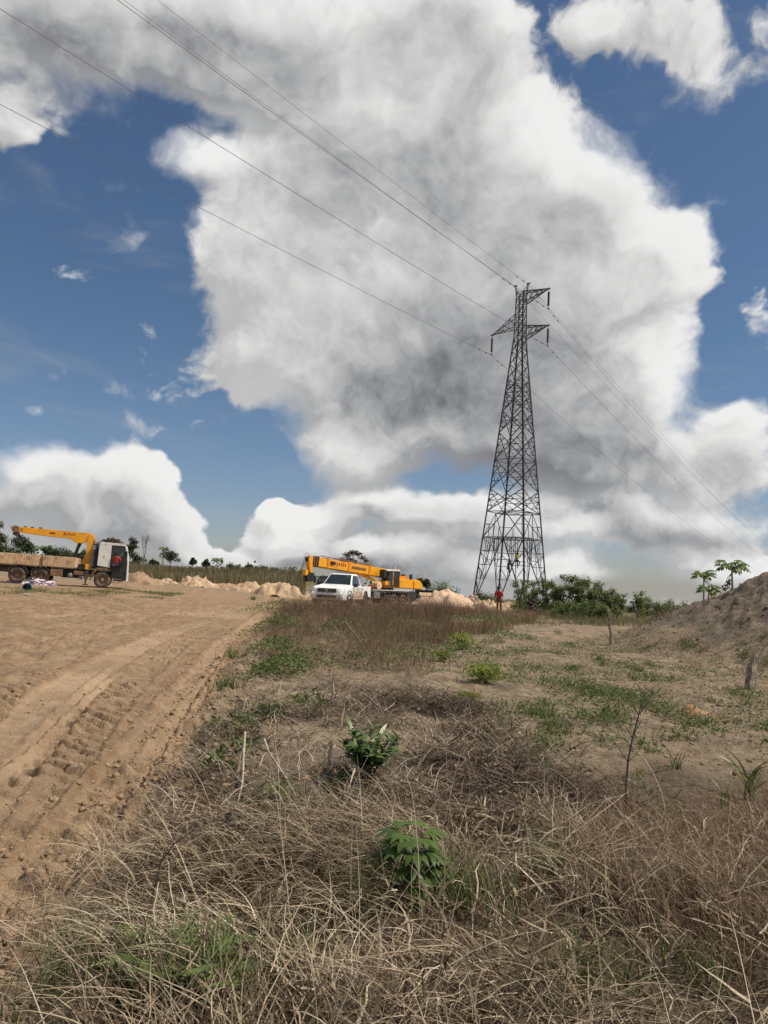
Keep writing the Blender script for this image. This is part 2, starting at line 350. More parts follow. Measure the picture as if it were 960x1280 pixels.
M = dict(
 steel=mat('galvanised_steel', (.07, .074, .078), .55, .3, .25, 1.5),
 wire=mat('aluminium_wire', (.10, .10, .105), .5, .3, .1),
 porc=mat('insulator_glaze', (.035, .03, .03), .3, 0, .1),
 white=mat('white_paint', (.80, .80, .78), .3, 0, .04, 2, DUST, .10, 3, low=.55),
 wdoor=mat('muddy_white_paint', (.76, .74, .70), .45, 0, .05, 2, (.36, .19, .09), .5, 3.5, low=1.15),
 cream=mat('cream_white_paint', (.70, .69, .64), .4, 0, .06, 2, (.30, .24, .17), .12, 3),
 yellow=mat('yellow_paint', (.80, .36, .015), .38, 0, .08, 2, (.24, .13, .04), .18, 2.5),
 orange=mat('orange_paint', (.72, .25, .01), .4, 0, .08, 2, (.22, .11, .04), .2, 2.5),
 peach=mat('faded_peach_paint', (.74, .53, .33), .6, 0, .12, 2, (.30, .19, .10), .35, 3, bump=.003),
 dark=mat('dark_chassis', (.03, .028, .026), .6, 0, .3, 3, (.16, .10, .06), .32, 3),
 black=mat('black_plastic', (.018, .018, .018), .45, 0, .2, 3, (.12, .09, .06), .15, 4),
 rust=mat('rusty_brown_metal', (.17, .085, .045), .8, 0, .3, 6, (.28, .17, .10), .4, 4, bump=.004),
 grey=mat('grey_metal', (.20, .20, .20), .5, .3, .2, 3, DUST, .3, 3),
 tyre=mat('tyre_rubber', (.045, .042, .04), .85, 0, .2, 5, (.20, .135, .085), .55, 3, bump=.01, bscale=30),
 rim=mat('dusty_rim', (.22, .14, .10), .7, .2, .2, 4, (.30, .19, .12), .5, 4),
 glass=mat('dark_glass', (.025, .032, .035), .08, 0, .1, 1, (.2, .2, .18), .1, 2),
 lamp=mat('lamp_glass', (.62, .64, .66), .12, 0, .2, 9),
 chrome=mat('chrome', (.55, .55, .56), .2, .9, .1),
 redmark=mat('red_lettering', (.30, .04, .02), .5), amber=mat('amber_lamp', (.75, .22, .02), .25),
 wood=mat('weathered_wood', (.34, .28, .21), .9, 0, .35, 14, (.12, .09, .07), .4, 10, bump=.006, bscale=60),
 darkwood=mat('charred_wood', (.07, .055, .045), .9, 0, .4, 14, bump=.008, bscale=50),
 palewood=mat('bleached_wood', (.36, .30, .235), .85, 0, .3, 20, bump=.003, bscale=80),
 bark=mat('bark', (.13, .105, .08), .9, 0, .3, 4, bump=.01, bscale=20),
 greybark=mat('grey_bark', (.23, .20, .18), .9, 0, .3, 4),
 pbark=mat('papaya_bark', (.22, .20, .15), .85, 0, .25, 6),
 skin=mat('skin', (.10, .055, .035), .55), hair=mat('black_hair', (.012, .01, .01), .8),
 red=mat('red_cloth', (.42, .03, .025), .85, 0, .2, 8), brownc=mat('brown_trousers', (.16, .07, .045), .9, 0, .2, 8),
 darkc=mat('dark_cloth', (.03, .028, .03), .9, 0, .3, 8), yelc=mat('yellow_vest', (.75, .62, .03), .8, 0, .1, 8),
 navy=mat('navy_cloth', (.03, .035, .06), .9, 0, .2, 8), blue=mat('blue_plastic', (.01, .10, .26), .35, 0, .1, 5, DUST, .15, 4),
 pale=mat('pale_plastic', (.5, .52, .5), .5), tarp=None,
 berry=mat('papaya_fruit', (.10, .17, .04), .5),
)
def tarpmat():
    m = bpy.data.materials.new('printed_sacking'); m.use_nodes = True; N = NT(m.node_tree); b = m.node_tree.nodes['Principled BSDF']
    tc = N.n('ShaderNodeTexCoord').outputs['Object']
    f = N.mr(N.noise(N.vm('MULTIPLY', tc, (1, 3, 2)), 1.8, 3, .5, dist=1.2), .50, .56)
    N.put(b.inputs['Base Color'], N.mix(f, (.66, .58, .55), (.13, .08, .14))); b.inputs['Roughness'].default_value = .8; return m
M['tarp'] = tarpmat()
def soilmat(name, c1, c2, c3, sc=1.0, bump=.02):
    m = bpy.data.materials.new(name); m.use_nodes = True; N = NT(m.node_tree); b = m.node_tree.nodes['Principled BSDF']
    tc = N.n('ShaderNodeTexCoord').outputs['Object']
    c = N.mix(N.mr(N.noise(tc, 1.3*sc, 6, .65), .35, .68), c1, c2); c = N.mix(N.mr(N.noise(tc, 7*sc, 6, .7), .55, .72), c, c3)
    N.put(b.inputs['Base Color'], c); b.inputs['Roughness'].default_value = .95; b.inputs['Specular IOR Level'].default_value = .1
    bp = N.n('ShaderNodeBump'); bp.inputs['Strength'].default_value = .8; bp.inputs['Distance'].default_value = bump
    N.put(bp.inputs['Height'], N.noise(tc, 9*sc, 8, .7)); N.put(b.inputs['Normal'], bp.outputs[0]); return m
M['pile_tan'] = soilmat('dug_tan_earth', (.40, .27, .17), (.52, .38, .26), (.24, .16, .10), 1, .06)
M['pile_pink'] = soilmat('dug_pink_sand', (.56, .38, .26), (.66, .49, .35), (.36, .24, .16), 1, .08)
M['pile_brown'] = soilmat('dug_brown_earth', (.29, .19, .12), (.36, .25, .165), (.20, .13, .085), 1, .05)
M['clod'] = soilmat('orange_clod', (.27, .16, .09), (.36, .22, .13), (.14, .09, .06), 6, .01)
M['crumb'] = soilmat('soil_crumbs', (.25, .165, .10), (.34, .235, .15), (.15, .10, .065), 3, .01)

M['fcrumb'] = soilmat('field_crumbs', (.16, .125, .09), (.25, .20, .15), (.10, .08, .06), 3, .01)
def groundmat():
    m = bpy.data.materials.new('bare_sandy_earth'); m.use_nodes = True; N = NT(m.node_tree); b = m.node_tree.nodes['Principled BSDF']
    tc = N.n('ShaderNodeTexCoord').outputs['Object']
    rd = N.n('ShaderNodeAttribute', attribute_name='road').outputs['Fac']; tk = N.n('ShaderNodeAttribute', attribute_name='track').outputs['Fac']
    vg = N.n('ShaderNodeAttribute', attribute_name='litter').outputs['Fac']; gr = N.n('ShaderNodeAttribute', attribute_name='grassy').outputs['Fac']
    n1 = N.noise(tc, .5, 5, .6); n2 = N.noise(tc, 2.6, 7, .68); n3 = N.noise(tc, 14, 7, .7); n4 = N.noise(tc, 55, 5, .7)
    road = N.mix(N.mr(n2, .32, .68), (.235, .152, .092), (.37, .255, .158))
    road = N.mix(N.mr(n1, .48, .75), road, (.27, .17, .10))
    road = N.mix(N.math('MULTIPLY', N.mr(N.noise(N.vm('MULTIPLY', tc, (1.6, .5, 1)), 1.4, 6, .7), .55, .66), .55), road, (.175, .125, .085))
    road = N.mix(N.math('MULTIPLY', N.mr(n3, .56, .70), .5), road, (.19, .13, .085))
    road = N.mix(N.math('MULTIPLY', tk, .45), road, (.41, .305, .205))
    fld = N.mix(N.mr(n2, .34, .62), (.165, .125, .086), (.35, .266, .18))
    fld = N.mix(N.mr(n1, .48, .66), fld, (.28, .20, .135))
    fld = N.mix(N.math('MULTIPLY', N.mr(N.noise(tc, 1.1, 6, .7), .52, .64), .6), fld, (.125, .105, .075))
    fld = N.mix(N.math('MULTIPLY', N.mr(n3, .52, .66), .75), fld, (.115, .09, .065))
    fld = N.mix(N.math('MULTIPLY', N.mr(n4, .58, .72), .6), fld, (.34, .285, .22))
    fld = N.mix(N.n('ShaderNodeAttribute', attribute_name='heap').outputs['Fac'], fld, N.mix(N.mr(n2, .35, .62), (.115, .090, .070), N.mix(N.mr(n3, .4, .65), (.16, .128, .10), (.235, .19, .15))))
    c = N.mix(rd, fld, road)
    c = N.mix(N.math('MULTIPLY', vg, .8), c, N.mix(N.mr(n3, .35, .65), (.07, .055, .04), (.17, .125, .09)))  # dark ground beneath the straw: litter and shade together, put into the colour
    c = N.mix(gr, c, N.mix(N.mr(n2, .35, .65), (.075, .085, .03), (.15, .125, .07)))
    c = N.mix(N.mr(n4, .25, .75), N.vm('SCALE', c, scale=.82), N.vm('SCALE', c, scale=1.16))
    N.put(b.inputs['Base Color'], c); b.inputs['Roughness'].default_value = .95; b.inputs['Specular IOR Level'].default_value = .12
    h = N.math('ADD', N.math('MULTIPLY', n3, 1.5), N.math('MULTIPLY', n4, .6)); h = N.math('ADD', h, N.math('MULTIPLY', N.noise(tc, 3.5, 6, .65), 1.6))
    h = N.math('MULTIPLY', h, N.math('SUBTRACT', 1, N.math('MULTIPLY', tk, .6)))
    bp = N.n('ShaderNodeBump'); bp.inputs['Strength'].default_value = 1; bp.inputs['Distance'].default_value = .035
    N.put(bp.inputs['Height'], h); N.put(b.inputs['Normal'], bp.outputs[0]); return m
M['ground'] = groundmat()

def litter_shade_at(x, y):
    gz = sm((x-road_edge(y)-.1)/.5)*sm((7.6-y)/1.2)  # reach of the painted dark, litter plus shade under the straw
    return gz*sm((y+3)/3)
def ground():
    th = np.concatenate([np.linspace(-180, -46, 40)[:-1], np.linspace(-46, -33, 40)[:-1], np.linspace(-33, 33, 620)[:-1], np.linspace(33, 46, 40)[:-1], np.linspace(46, 180, 41)])[:-1]
    th = np.radians(th)
    r = [.01]
    while r[-1] < 7000:
        q = r[-1]; st = .03 if q < 2 else .0045*q if q < 5 else .0042*q if q < 14 else .0065*q if q < 30 else .012*q if q < 110 else .05*q
        r.append(q+st)
    r = np.array(r); R, T = np.meshgrid(r, th, indexing='ij'); X = R*np.sin(T); Y = R*np.cos(T)
    dz, rm, tr = detail(X.ravel(), Y.ravel()); X = X.ravel(); Y = Y.ravel(); Z = base(X, Y)+dz
    nr, nt = len(r), len(th); i, j = np.meshgrid(np.arange(nr-1), np.arange(nt), indexing='ij'); j2 = (j+1) % nt
    Fc = np.stack([i*nt+j, (i+1)*nt+j, (i+1)*nt+j2, i*nt+j2], -1).reshape(-1, 4)
    V = np.stack([X, Y, Z], -1); V = np.vstack([V, [[0, 0, H(0, 0)]]]); c = len(V)-1
    lit = litter_shade_at(X, Y); ys = np.maximum(Y, 1)
    gr = sm((Y-80)/25)*sm((-X/ys-.03)/.05)*.9; gr = np.maximum(gr, sm((Y-150)/60)*.9)
    gr = np.maximum(gr, sm((np.hypot(X, Y)-260)/200))
    ap = lambda a: np.append(a, a[0])

    o = np_mesh('ground', V, np.vstack([Fc]), M['ground'],
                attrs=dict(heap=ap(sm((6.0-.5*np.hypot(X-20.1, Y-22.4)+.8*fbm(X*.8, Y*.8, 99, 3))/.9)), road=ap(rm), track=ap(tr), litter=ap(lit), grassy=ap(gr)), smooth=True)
    return tag(o, kind='structure')
ground()

# ------------------------------------------------------------------ lattice tower
TX, TY = 15.05, 86.0; TZ = H(TX, TY); TA = radians(-35.3)
def tower():
    t = empty('transmission_tower', (TX, TY, TZ), TA, 'tall dark steel lattice transmission tower with three crossarms', 'tower')
    zt = 36.75-TZ; zw = 31.0-TZ
    def half(z):
        if z >= zw: k = (z-zw)/(zt-zw); return .535*(1-k)+.435*k
        k = z/zw; return 3.22*(1-k)+.535*k
    def cp(i, z): h = half(z); return Vector(((1 if i in (0, 3) else -1)*h, (1 if i in (0, 1) else -1)*h, z))
    s = M['steel']
    for i in range(4):
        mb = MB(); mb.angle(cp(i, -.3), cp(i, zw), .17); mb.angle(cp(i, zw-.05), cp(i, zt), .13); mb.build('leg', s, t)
        MB().box((cp(i, 0).x, cp(i, 0).y, -.05), (.7, .7, .6)).build('footing', M['grey'], t)
    lev = [z-TZ for z in (31, 29.5, 27.9, 26.2, 24.4, 22.2, 19.6, 16.4, 12.9, 10.3)]
    sec = MB()
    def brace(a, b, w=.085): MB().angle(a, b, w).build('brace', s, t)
    for k in range(len(lev)-1):
        z1, z0 = lev[k], lev[k+1]; dz = z1-z0; w = .075 if k < 4 else .09
        for f in range(4):
            a0, b0, a1, b1 = cp(f, z0), cp((f+1) % 4, z0), cp(f, z1), cp((f+1) % 4, z1)
            brace(a0, b1, w); brace(b0, a1, w)
            if k in (3, 6): MB().angle(a0, b0, .08).build('strut', s, t)
            if k >= 3:      # redundant members from the legs to the diagonals
                wa, wb = (a0-b0).length, (a1-b1).length; q = wb/(wa+wb); X = a0.lerp(b1, wa/(wa+wb))
                for (l0, l1, d0) in ((a0, a1, a0), (b0, b1, b0)):
                    m = l0.lerp(l1, wa/(wa+wb)); lo = l0.lerp(l1, .28); hi = l0.lerp(l1, .76)
                    sec.angle(m, X, .062)
                    md = l0.lerp(X, .5); sec.angle(m, md, .06); sec.angle(lo, md, .06)
                    mu = l1.lerp(X, .5); sec.angle(m, mu, .06); sec.angle(hi, mu, .06)
    # belts and leg bracing below them
    zb, zc, ze = 10.3-TZ, 7.3-TZ, 5.3-TZ
    for f in range(4):
        g = (f+1) % 4
        for z in (zb, zc): MB().angle(cp(f, z), cp(g, z), .09).build('strut', s, t)
        m1 = cp(f, zb).lerp(cp(g, zb), .5); m0 = cp(f, zc).lerp(cp(g, zc), .5)
        brace(cp(f, zc), m1); brace(cp(g, zc), m1)
        sec.angle(m0, m1, .062)
        for (c, d) in ((f, g), (g, f)):
            sec.angle(cp(c, (zb+zc)/2), cp(c, zc).lerp(m1, .5), .062); sec.angle(cp(c, zc).lerp(m0, .5), cp(c, zc).lerp(m1, .5), .062)
            foot = cp(c, .1); brace(foot, m0, .10)
            for q in (.2, .4, .6, .8):
                a = foot.lerp(m0, q); b = cp(c, foot.z + (zc-foot.z)*q); b2 = cp(c, foot.z + (zc-foot.z)*(q+.18 if q < .8 else 1))
                sec.angle(a, b, .066); sec.angle(a, b2, .062)
                if q > .3: sec.angle(a, cp(c, zc).lerp(m0, q), .062)
        e0, e1 = cp(f, .1).lerp(m0, .68), cp(g, .1).lerp(m0, .68)
        MB().angle(e0, e1, .07).build('strut', s, t)
    for z in (zb, zc):
        ms = [cp(f, z).lerp(cp((f+1) % 4, z), .5) for f in range(4)]
        for f in range(4): sec.angle(ms[f], ms[(f+1) % 4], .06)
        sec.angle(ms[0], ms[2], .06); sec.angle(ms[1], ms[3], .06)
    # head
    n = 6
    for k in range(n):
        z0, z1 = zw+(zt-zw)*k/n, zw+(zt-zw)*(k+1)/n
        for f in range(4):
            g = (f+1) % 4; brace(cp(f, z0), cp(g, z1), .06); brace(cp(g, z0), cp(f, z1), .06); sec.angle(cp(f, z1), cp(g, z1), .05)
    # crossarms: two bottom or top chords on each side of the tower running to the tip
    tips = {}
    for nm, sx, L, ztip, zup, zlo in (('U', 1, 3.45, 36.62, 36.75, 35.35), ('L', -1, 3.7, 32.1, 34.1, 32.5), ('R', 1, 3.5, 32.2, 32.5, 31.0)):
        arm = MB(); tip = Vector((sx*L, 0, ztip-TZ)); zu, zl = zup-TZ, zlo-TZ
        ch = [[(Vector((sx*half(z), y*half(z), z))) for y in (-1, 1)] for z in (zu, zl)]
        for lv in ch:
            for c in lv: arm.angle(c, tip, .085)
        for q in (.25, .5, .72):
            U = [c.lerp(tip, q) for c in ch[0]]; Lw = [c.lerp(tip, q) for c in ch[1]]; qq = max(0, q-.25)
            U0 = [c.lerp(tip, qq) for c in ch[0]]; L0 = [c.lerp(tip, qq) for c in ch[1]]
            arm.angle(U[0], U[1], .05); arm.angle(Lw[0], Lw[1], .05)
            for y in (0, 1): arm.angle(U[y], Lw[y], .05); arm.angle(L0[y], U[y], .05)
            arm.angle(U0[0], U[1], .05); arm.angle(L0[0], Lw[1], .05)
        arm.box(tip, (.35, .16, .14)); arm.build('crossarm', s, t); tips[nm] = tip
    for sx in (-1, 1):
        pk = MB(); top = Vector((sx*.86, 0, 37.75-TZ))
        for y in (-1, 1): pk.angle(Vector((sx*.435, y*.435, zt)), top, .07); pk.angle(Vector((sx*.44, y*.44, zt-.9)), top, .05)
        pk.box(top, (.5, .12, .12)); pk.build('earth_wire_peak', s, t); tips['E%d' % sx] = top
    o = sec.build('secondary_bracing', s, t); tag(o, kind='stuff')
    R = Matrix.Rotation(TA, 3, 'Z')
    return {k: R @ v + Vector((TX, TY, TZ)) for k, v in tips.items()}
TIPS = tower()
LINE = Vector((sin(-TA), cos(TA), 0))
ends = {}
for k, lab in (('U', 'dark insulator string hanging from the topmost crossarm of the tower'), ('L', 'dark insulator string hanging from the only left crossarm'), ('R', 'dark insulator string hanging from the lower right crossarm')):
    e = empty('insulator_string', TIPS[k], 0, lab, 'insulator', 'insulator strings on the tower')
    mb = MB(); mb.tube((0,0,0), (0,0,-.38), .03)
    mb.build('link', M['steel'], e)
    pr = [(.03, -.36)]
    for i in range(13): z = -.4-.13*i; pr += [(.055, z), (.15, z-.05), (.14, z-.075), (.05, z-.085)]
    pr += [(.03, -2.12)]; MB().lathe(pr, n=10).build('insulator_discs', M['porc'], e)
    MB().tube((0,0,-2.1), (0,0,-2.42), .035).box((0, 0, -2.42), (.10, .10, .14)).tube(Vector((0,0,-2.45))-LINE*.3, Vector((0,0,-2.45))+LINE*.3, .05).build('clamp', M['steel'], e)
    ends[k] = TIPS[k] + Vector((0, 0, -2.47))
for k in ('E-1', 'E1'): ends[k] = TIPS[k] + Vector((0, 0, -.12))
WL = {'U': 'power line conductor hanging from the topmost crossarm', 'L': 'power line conductor hanging from the left crossarm, lowest wire of all',
      'R': 'power line conductor hanging from the lower right crossarm', 'E-1': 'thin earth wire running over the left tip of the tower top', 'E1': 'thin earth wire running over the right tip of the tower top'}
for k, o in ends.items():
    er = k[0] == 'E'; pts = []; r = .0125 if er else .0175
    for t in np.concatenate([np.linspace(-300, -140, 12), np.linspace(-132, 320, 90)]):
        if t < 0: a = -t; z = -(4*4.4*a/320*(1-a/320))*(.8 if er else 1)
        else: z = -(4*6*t/320*(1-t/320))*(.8 if er else 1) - 20*t/320
        pts.append(o + LINE*float(t) + Vector((0, 0, z)))
    e = empty('earth_wire' if er else 'power_line_wire', o, 0, WL[k], 'wire', 'overhead wires')
    MB().path([p-o for p in pts], r, 5).build('wire_strand', M['wire'], e)
    for t in (-3.2, -1.5, 1.7, 3.0):
        z = -(4*(6 if t > 0 else 4.4)*abs(t)/320) - (20*t/320 if t > 0 else 0)
        c = LINE*t + Vector((0, 0, z-.07)); mb = MB().tube(c-LINE*.22, c+LINE*.22, .014, n=5)
        for q in (-.2, .2): mb.tube(c+LINE*(q-.07), c+LINE*(q+.07), .045, n=7)
        mb.box(c+Vector((0, 0, .04)), (.03, .03, .1)).build('vibration_damper', M['steel'], e)

# ------------------------------------------------------------------ people
def person(label, loc, rz, J, top, legs, hat, group=None, extra=None):
    """one skinned body; the shirt, trousers and hair are worn over it"""
    e = empty('person', loc, rz, label, 'person', group)
    def skin(name, vs, es, rad, mt, root=0):
        me = bpy.data.meshes.new(name); me.from_pydata([tuple(v) for v in vs], es, []); me.materials.append(mt)
        o = bpy.data.objects.new(name, me); COL.objects.link(o); o.parent = e
        m = o.modifiers.new('skin', 'SKIN'); m.use_smooth_shade = True
        for i, r in enumerate(rad): me.skin_vertices[0].data[i].radius = (r, r*.85 if r > .1 else r)
        me.skin_vertices[0].data[root].use_root = True
        o.modifiers.new('sub', 'SUBSURF').levels = 1; o.modifiers['sub'].render_levels = 1; return o
    K = ['pelvis','belly','chest','neck','chin','head','sl','el','hl','fl','sr','er','hr','fr','pl','kl','al','tl','pr','kr','ar','tr']
    P_ = [Vector(J[k]) for k in K]; ix = {k: i for i, k in enumerate(K)}
    E_ = [('pelvis','belly'),('belly','chest'),('chest','neck'),('neck','chin'),('chin','head'),('chest','sl'),('sl','el'),('el','hl'),('hl','fl'),('chest','sr'),('sr','er'),('er','hr'),('hr','fr'),
          ('pelvis','pl'),('pl','kl'),('kl','al'),('al','tl'),('pelvis','pr'),('pr','kr'),('kr','ar'),('ar','tr')]
    rad = dict(pelvis=.14, belly=.125, chest=.15, neck=.055, chin=.075, head=.095, sl=.065, el=.042, hl=.03, fl=.035, pl=.085, kl=.06, al=.04, tl=.04)
    for a in 'sehfpkat': rad[a+'r'] = rad[a+'l']
    skin('body', P_, [(ix[a], ix[b]) for a, b in E_], [rad[k] for k in K], M['skin'])
    C = ['belly','chest','neck','sl','el','sr','er']; cx = {k: i for i, k in enumerate(C)}
    def mid(a, b, q): return Vector(J[a]).lerp(Vector(J[b]), q)
    V = [mid('pelvis', 'belly', -.1), J['belly'], J['chest'], mid('chest', 'neck', .6), J['sl'], mid('sl', 'el', .9), J['sr'], mid('sr', 'er', .9)]
    skin('shirt', V, [(0,1),(1,2),(2,3),(2,4),(4,5),(2,6),(6,7)], [.155,.145,.17,.075,.085,.062,.085,.062], top)
    V = [J['pelvis'], J['pl'], J['kl'], mid('kl','al',.95), J['pr'], J['kr'], mid('kr','ar',.95)]
    skin('trousers', V, [(0,1),(1,2),(2,3),(0,4),(4,5),(5,6)], [.155,.105,.078,.062,.105,.078,.062], legs)
    h = Vector(J['head']); mb = MB(); pr = [(.001, .135), (.06, .12), (.10, .07), (.115, .01), (.112, -.03)]; mb.lathe(pr, tuple(h+Vector((0, .01, 0))), n=14)
    mb.build('hair' if hat is M['hair'] else 'hard_hat', hat, e, smooth=True)
    f = Vector(J['chin'])+Vector((0, -.08, .03)); MB().add([f+Vector(v) for v in ((-.018,0,-.01),(.018,0,-.01),(0,-.025,-.005),(0,0,.035))], [(0,2,3),(2,1,3),(0,1,2)]).build('nose', M['skin'], e)
    mb = MB()
    for sx in (-1, 1): mb.lathe([(.001,-.012),(.011,-.004),(.011,.004),(.001,.012)], tuple(f+Vector((sx*.032, .005, .04))), 'Y', 8)
    mb.build('eyes', M['hair'], e)
    for s_ in 'lr':     # hands: palm, four fingers and thumb
        h0 = Vector(J['h'+s_]); h1 = Vector(J['f'+s_]); d = (h1-h0).normalized(); sd_ = d.cross(Vector((0, 0, 1)));
        sd_ = sd_.normalized() if sd_.length > .1 else Vector((1, 0, 0)); V = [h1]; Ee = []; R_ = [.028]
        for q, ln in ((-.03,.07),(-.01,.085),(.01,.08),(.03,.062)):
            b = len(V); up = Vector((0, 0, -.02)); V += [h1+sd_*q+d*.03, h1+sd_*q+d*(.03+ln*.5), h1+sd_*q+d*(.03+ln)+up]; R_ += [.011, .009, .007]; Ee += [(0,b),(b,b+1),(b+1,b+2)]
        b = len(V); V += [h1-sd_*.045+d*.01, h1-sd_*.065+d*.05]; R_ += [.012, .009]; Ee += [(0,b),(b,b+1)]
        skin('hand', V, Ee, R_, M['skin'])
    return e
def standing(h=0, lean=0, arms=((.26,-.05,1.12),(.24,-.28,1.0)), armsr=((-.26,-.05,1.12),(-.24,-.28,1.0))):
    l = lean
    return dict(pelvis=(0,0,.95), belly=(0,-.02-l*.3,1.1), chest=(0,-l,1.32), neck=(0,-.01-l*1.2,1.48), chin=(0,-.03-l*1.3,1.56), head=(0,-.02-l*1.3,1.65),
        sl=(.19,-l,1.4), el=arms[0], hl=arms[1], fl=tuple(Vector(arms[1])+(Vector(arms[1])-Vector(arms[0])).normalized()*.07), sr=(-.19,-l,1.4), er=armsr[0], hr=armsr[1],
        fr=tuple(Vector(armsr[1])+(Vector(armsr[1])-Vector(armsr[0])).normalized()*.07),
        pl=(.1,0,.88), kl=(.12,-.03,.48), al=(.13,.02,.08), tl=(.14,-.14,.04), pr=(-.1,0,.88), kr=(-.11,-.01,.48), ar=(-.12,.04,.08), tr=(-.13,-.12,.04))
def crouch():
    return dict(pelvis=(0,.1,.3), belly=(0,.02,.46), chest=(0,-.12,.66), neck=(0,-.18,.80), chin=(0,-.22,.87), head=(0,-.22,.96),
        sl=(.18,-.12,.73), el=(.25,-.3,.55), hl=(.14,-.5,.52), fl=(.08,-.54,.52), sr=(-.18,-.12,.73), er=(-.25,-.3,.55), hr=(-.14,-.5,.5), fr=(-.08,-.54,.5),
        pl=(.1,.08,.3), kl=(.17,-.33,.5), al=(.14,-.12,.09), tl=(.15,-.26,.04), pr=(-.1,.08,.3), kr=(-.17,-.33,.48), ar=(-.14,-.12,.09), tr=(-.15,-.26,.04))
def climb(k):
    return dict(pelvis=(0,.05,.8), belly=(0,.06,.98), chest=(0,.02,1.2), neck=(0,0,1.37), chin=(0,-.04,1.45), head=(.02,-.02,1.54),
        sl=(.19,0,1.28), el=(.27,-.2,1.45), hl=(.2,-.42,1.6), fl=(.17,-.48,1.64), sr=(-.19,0,1.28), er=(-.3,-.16,1.2), hr=(-.25,-.42,1.3), fr=(-.22,-.48,1.32),
        pl=(.1,.02,.72), kl=(.17,-.22,.62), al=(.13,-.12,.22), tl=(.13,-.26,.2), pr=(-.1,.02,.72), kr=(-.12,-.06,.36), ar=(-.12,-.05,-.08), tr=(-.12,-.2,-.1))
q = P(624, 752, 47); person('person in a red shirt standing at the edge of the brown grass below the tower', (q[0], 47, H(q[0], 47)-.05), radians(-30), standing(lean=.12), M['red'], M['brownc'], M['hair'])
q = P(660, 765, 47.5); person('person in dark clothes crouching beside the bushes, the left and taller of two', (q[0], 47.5, H(q[0], 47.5)), radians(10), crouch(), M['darkc'], M['navy'], M['hair'], 'people crouching by the bushes')
q = P(668.5, 765, 47.9); person('person in dark clothes crouching beside the bushes, the right and lower of two', (q[0], 47.9, H(q[0], 47.9)-.14), radians(-40), crouch(), M['darkc'], M['darkc'], M['hair'], 'people crouching by the bushes')
q = P(646.5, 709, 83.4); person('person in a yellow vest climbing high inside the lattice tower', tuple(q), radians(60), climb(0), M['yelc'], M['navy'], M['hair'], 'workers climbing the tower')
q = P(635.5, 718.5, 83.2); person('person in dark clothes climbing the tower just below the yellow vest', tuple(q), radians(110), climb(1), M['darkc'], M['darkc'], M['hair'], 'workers climbing the tower')

# ------------------------------------------------------------------ vehicles
def wheel(parent, x, y, r, w, side, twin=False):
    """side +1 / -1 tells which face of the wheel looks outwards"""
    n = 28; pr = [(r*.58, -w/2), (r*.8, -w/2-.01), (r*.95, -w/2+.02), (r, -w/2+.05), (r, w/2-.05), (r*.95, w/2-.02), (r*.8, w/2+.01), (r*.58, w/2)]
    ty = MB().lathe(pr, (0, 0, 0), 'Y', n)
    for i in range(24):
        a = 2*pi*i/24
        for yy, o_ in ((-w*.26, 0), (w*.26, .13)): ty.box((r*cos(a+o_)*1.0, yy, r*sin(a+o_)), (.03, w*.36, .07), (0, -(a+o_), 0))
    t = ty.build('wheel', M['tyre'], parent, loc=(x, y, r), smooth='auto')
    s = side; R = MB().lathe([(r*.60, s*w*.46), (r*.57, s*w*.40), (r*.50, s*w*.2), (r*.26, s*w*.16), (r*.24, s*w*.36), (r*.17, s*w*.42), (.001, s*w*.42)], (0, 0, 0), 'Y', n)
    for i in range(8): a = 2*pi*i/8; R.tube((r*.36*cos(a), s*w*.15, r*.36*sin(a)), (r*.36*cos(a), s*w*.24, r*.36*sin(a)), r*.035, n=6)
    R.build('rim', M['rim'], t)
    return t
def hull(mb, secs, cap=True):
    """loft through cross sections, each a list of (y, z) at position x"""
    n = len(secs[0][1]); V = []
    for x, pr in secs: V += [((x if not hasattr(x, '__len__') else x[i]), y, z) for i, (y, z) in enumerate(pr)]
    Fc = [(k*n+i, k*n+(i+1) % n, (k+1)*n+(i+1) % n, (k+1)*n+i) for k in range(len(secs)-1) for i in range(n)]
    if cap: Fc += [tuple(range(n))[::-1], tuple(range((len(secs)-1)*n, len(secs)*n))]
    return mb.add(V, Fc)

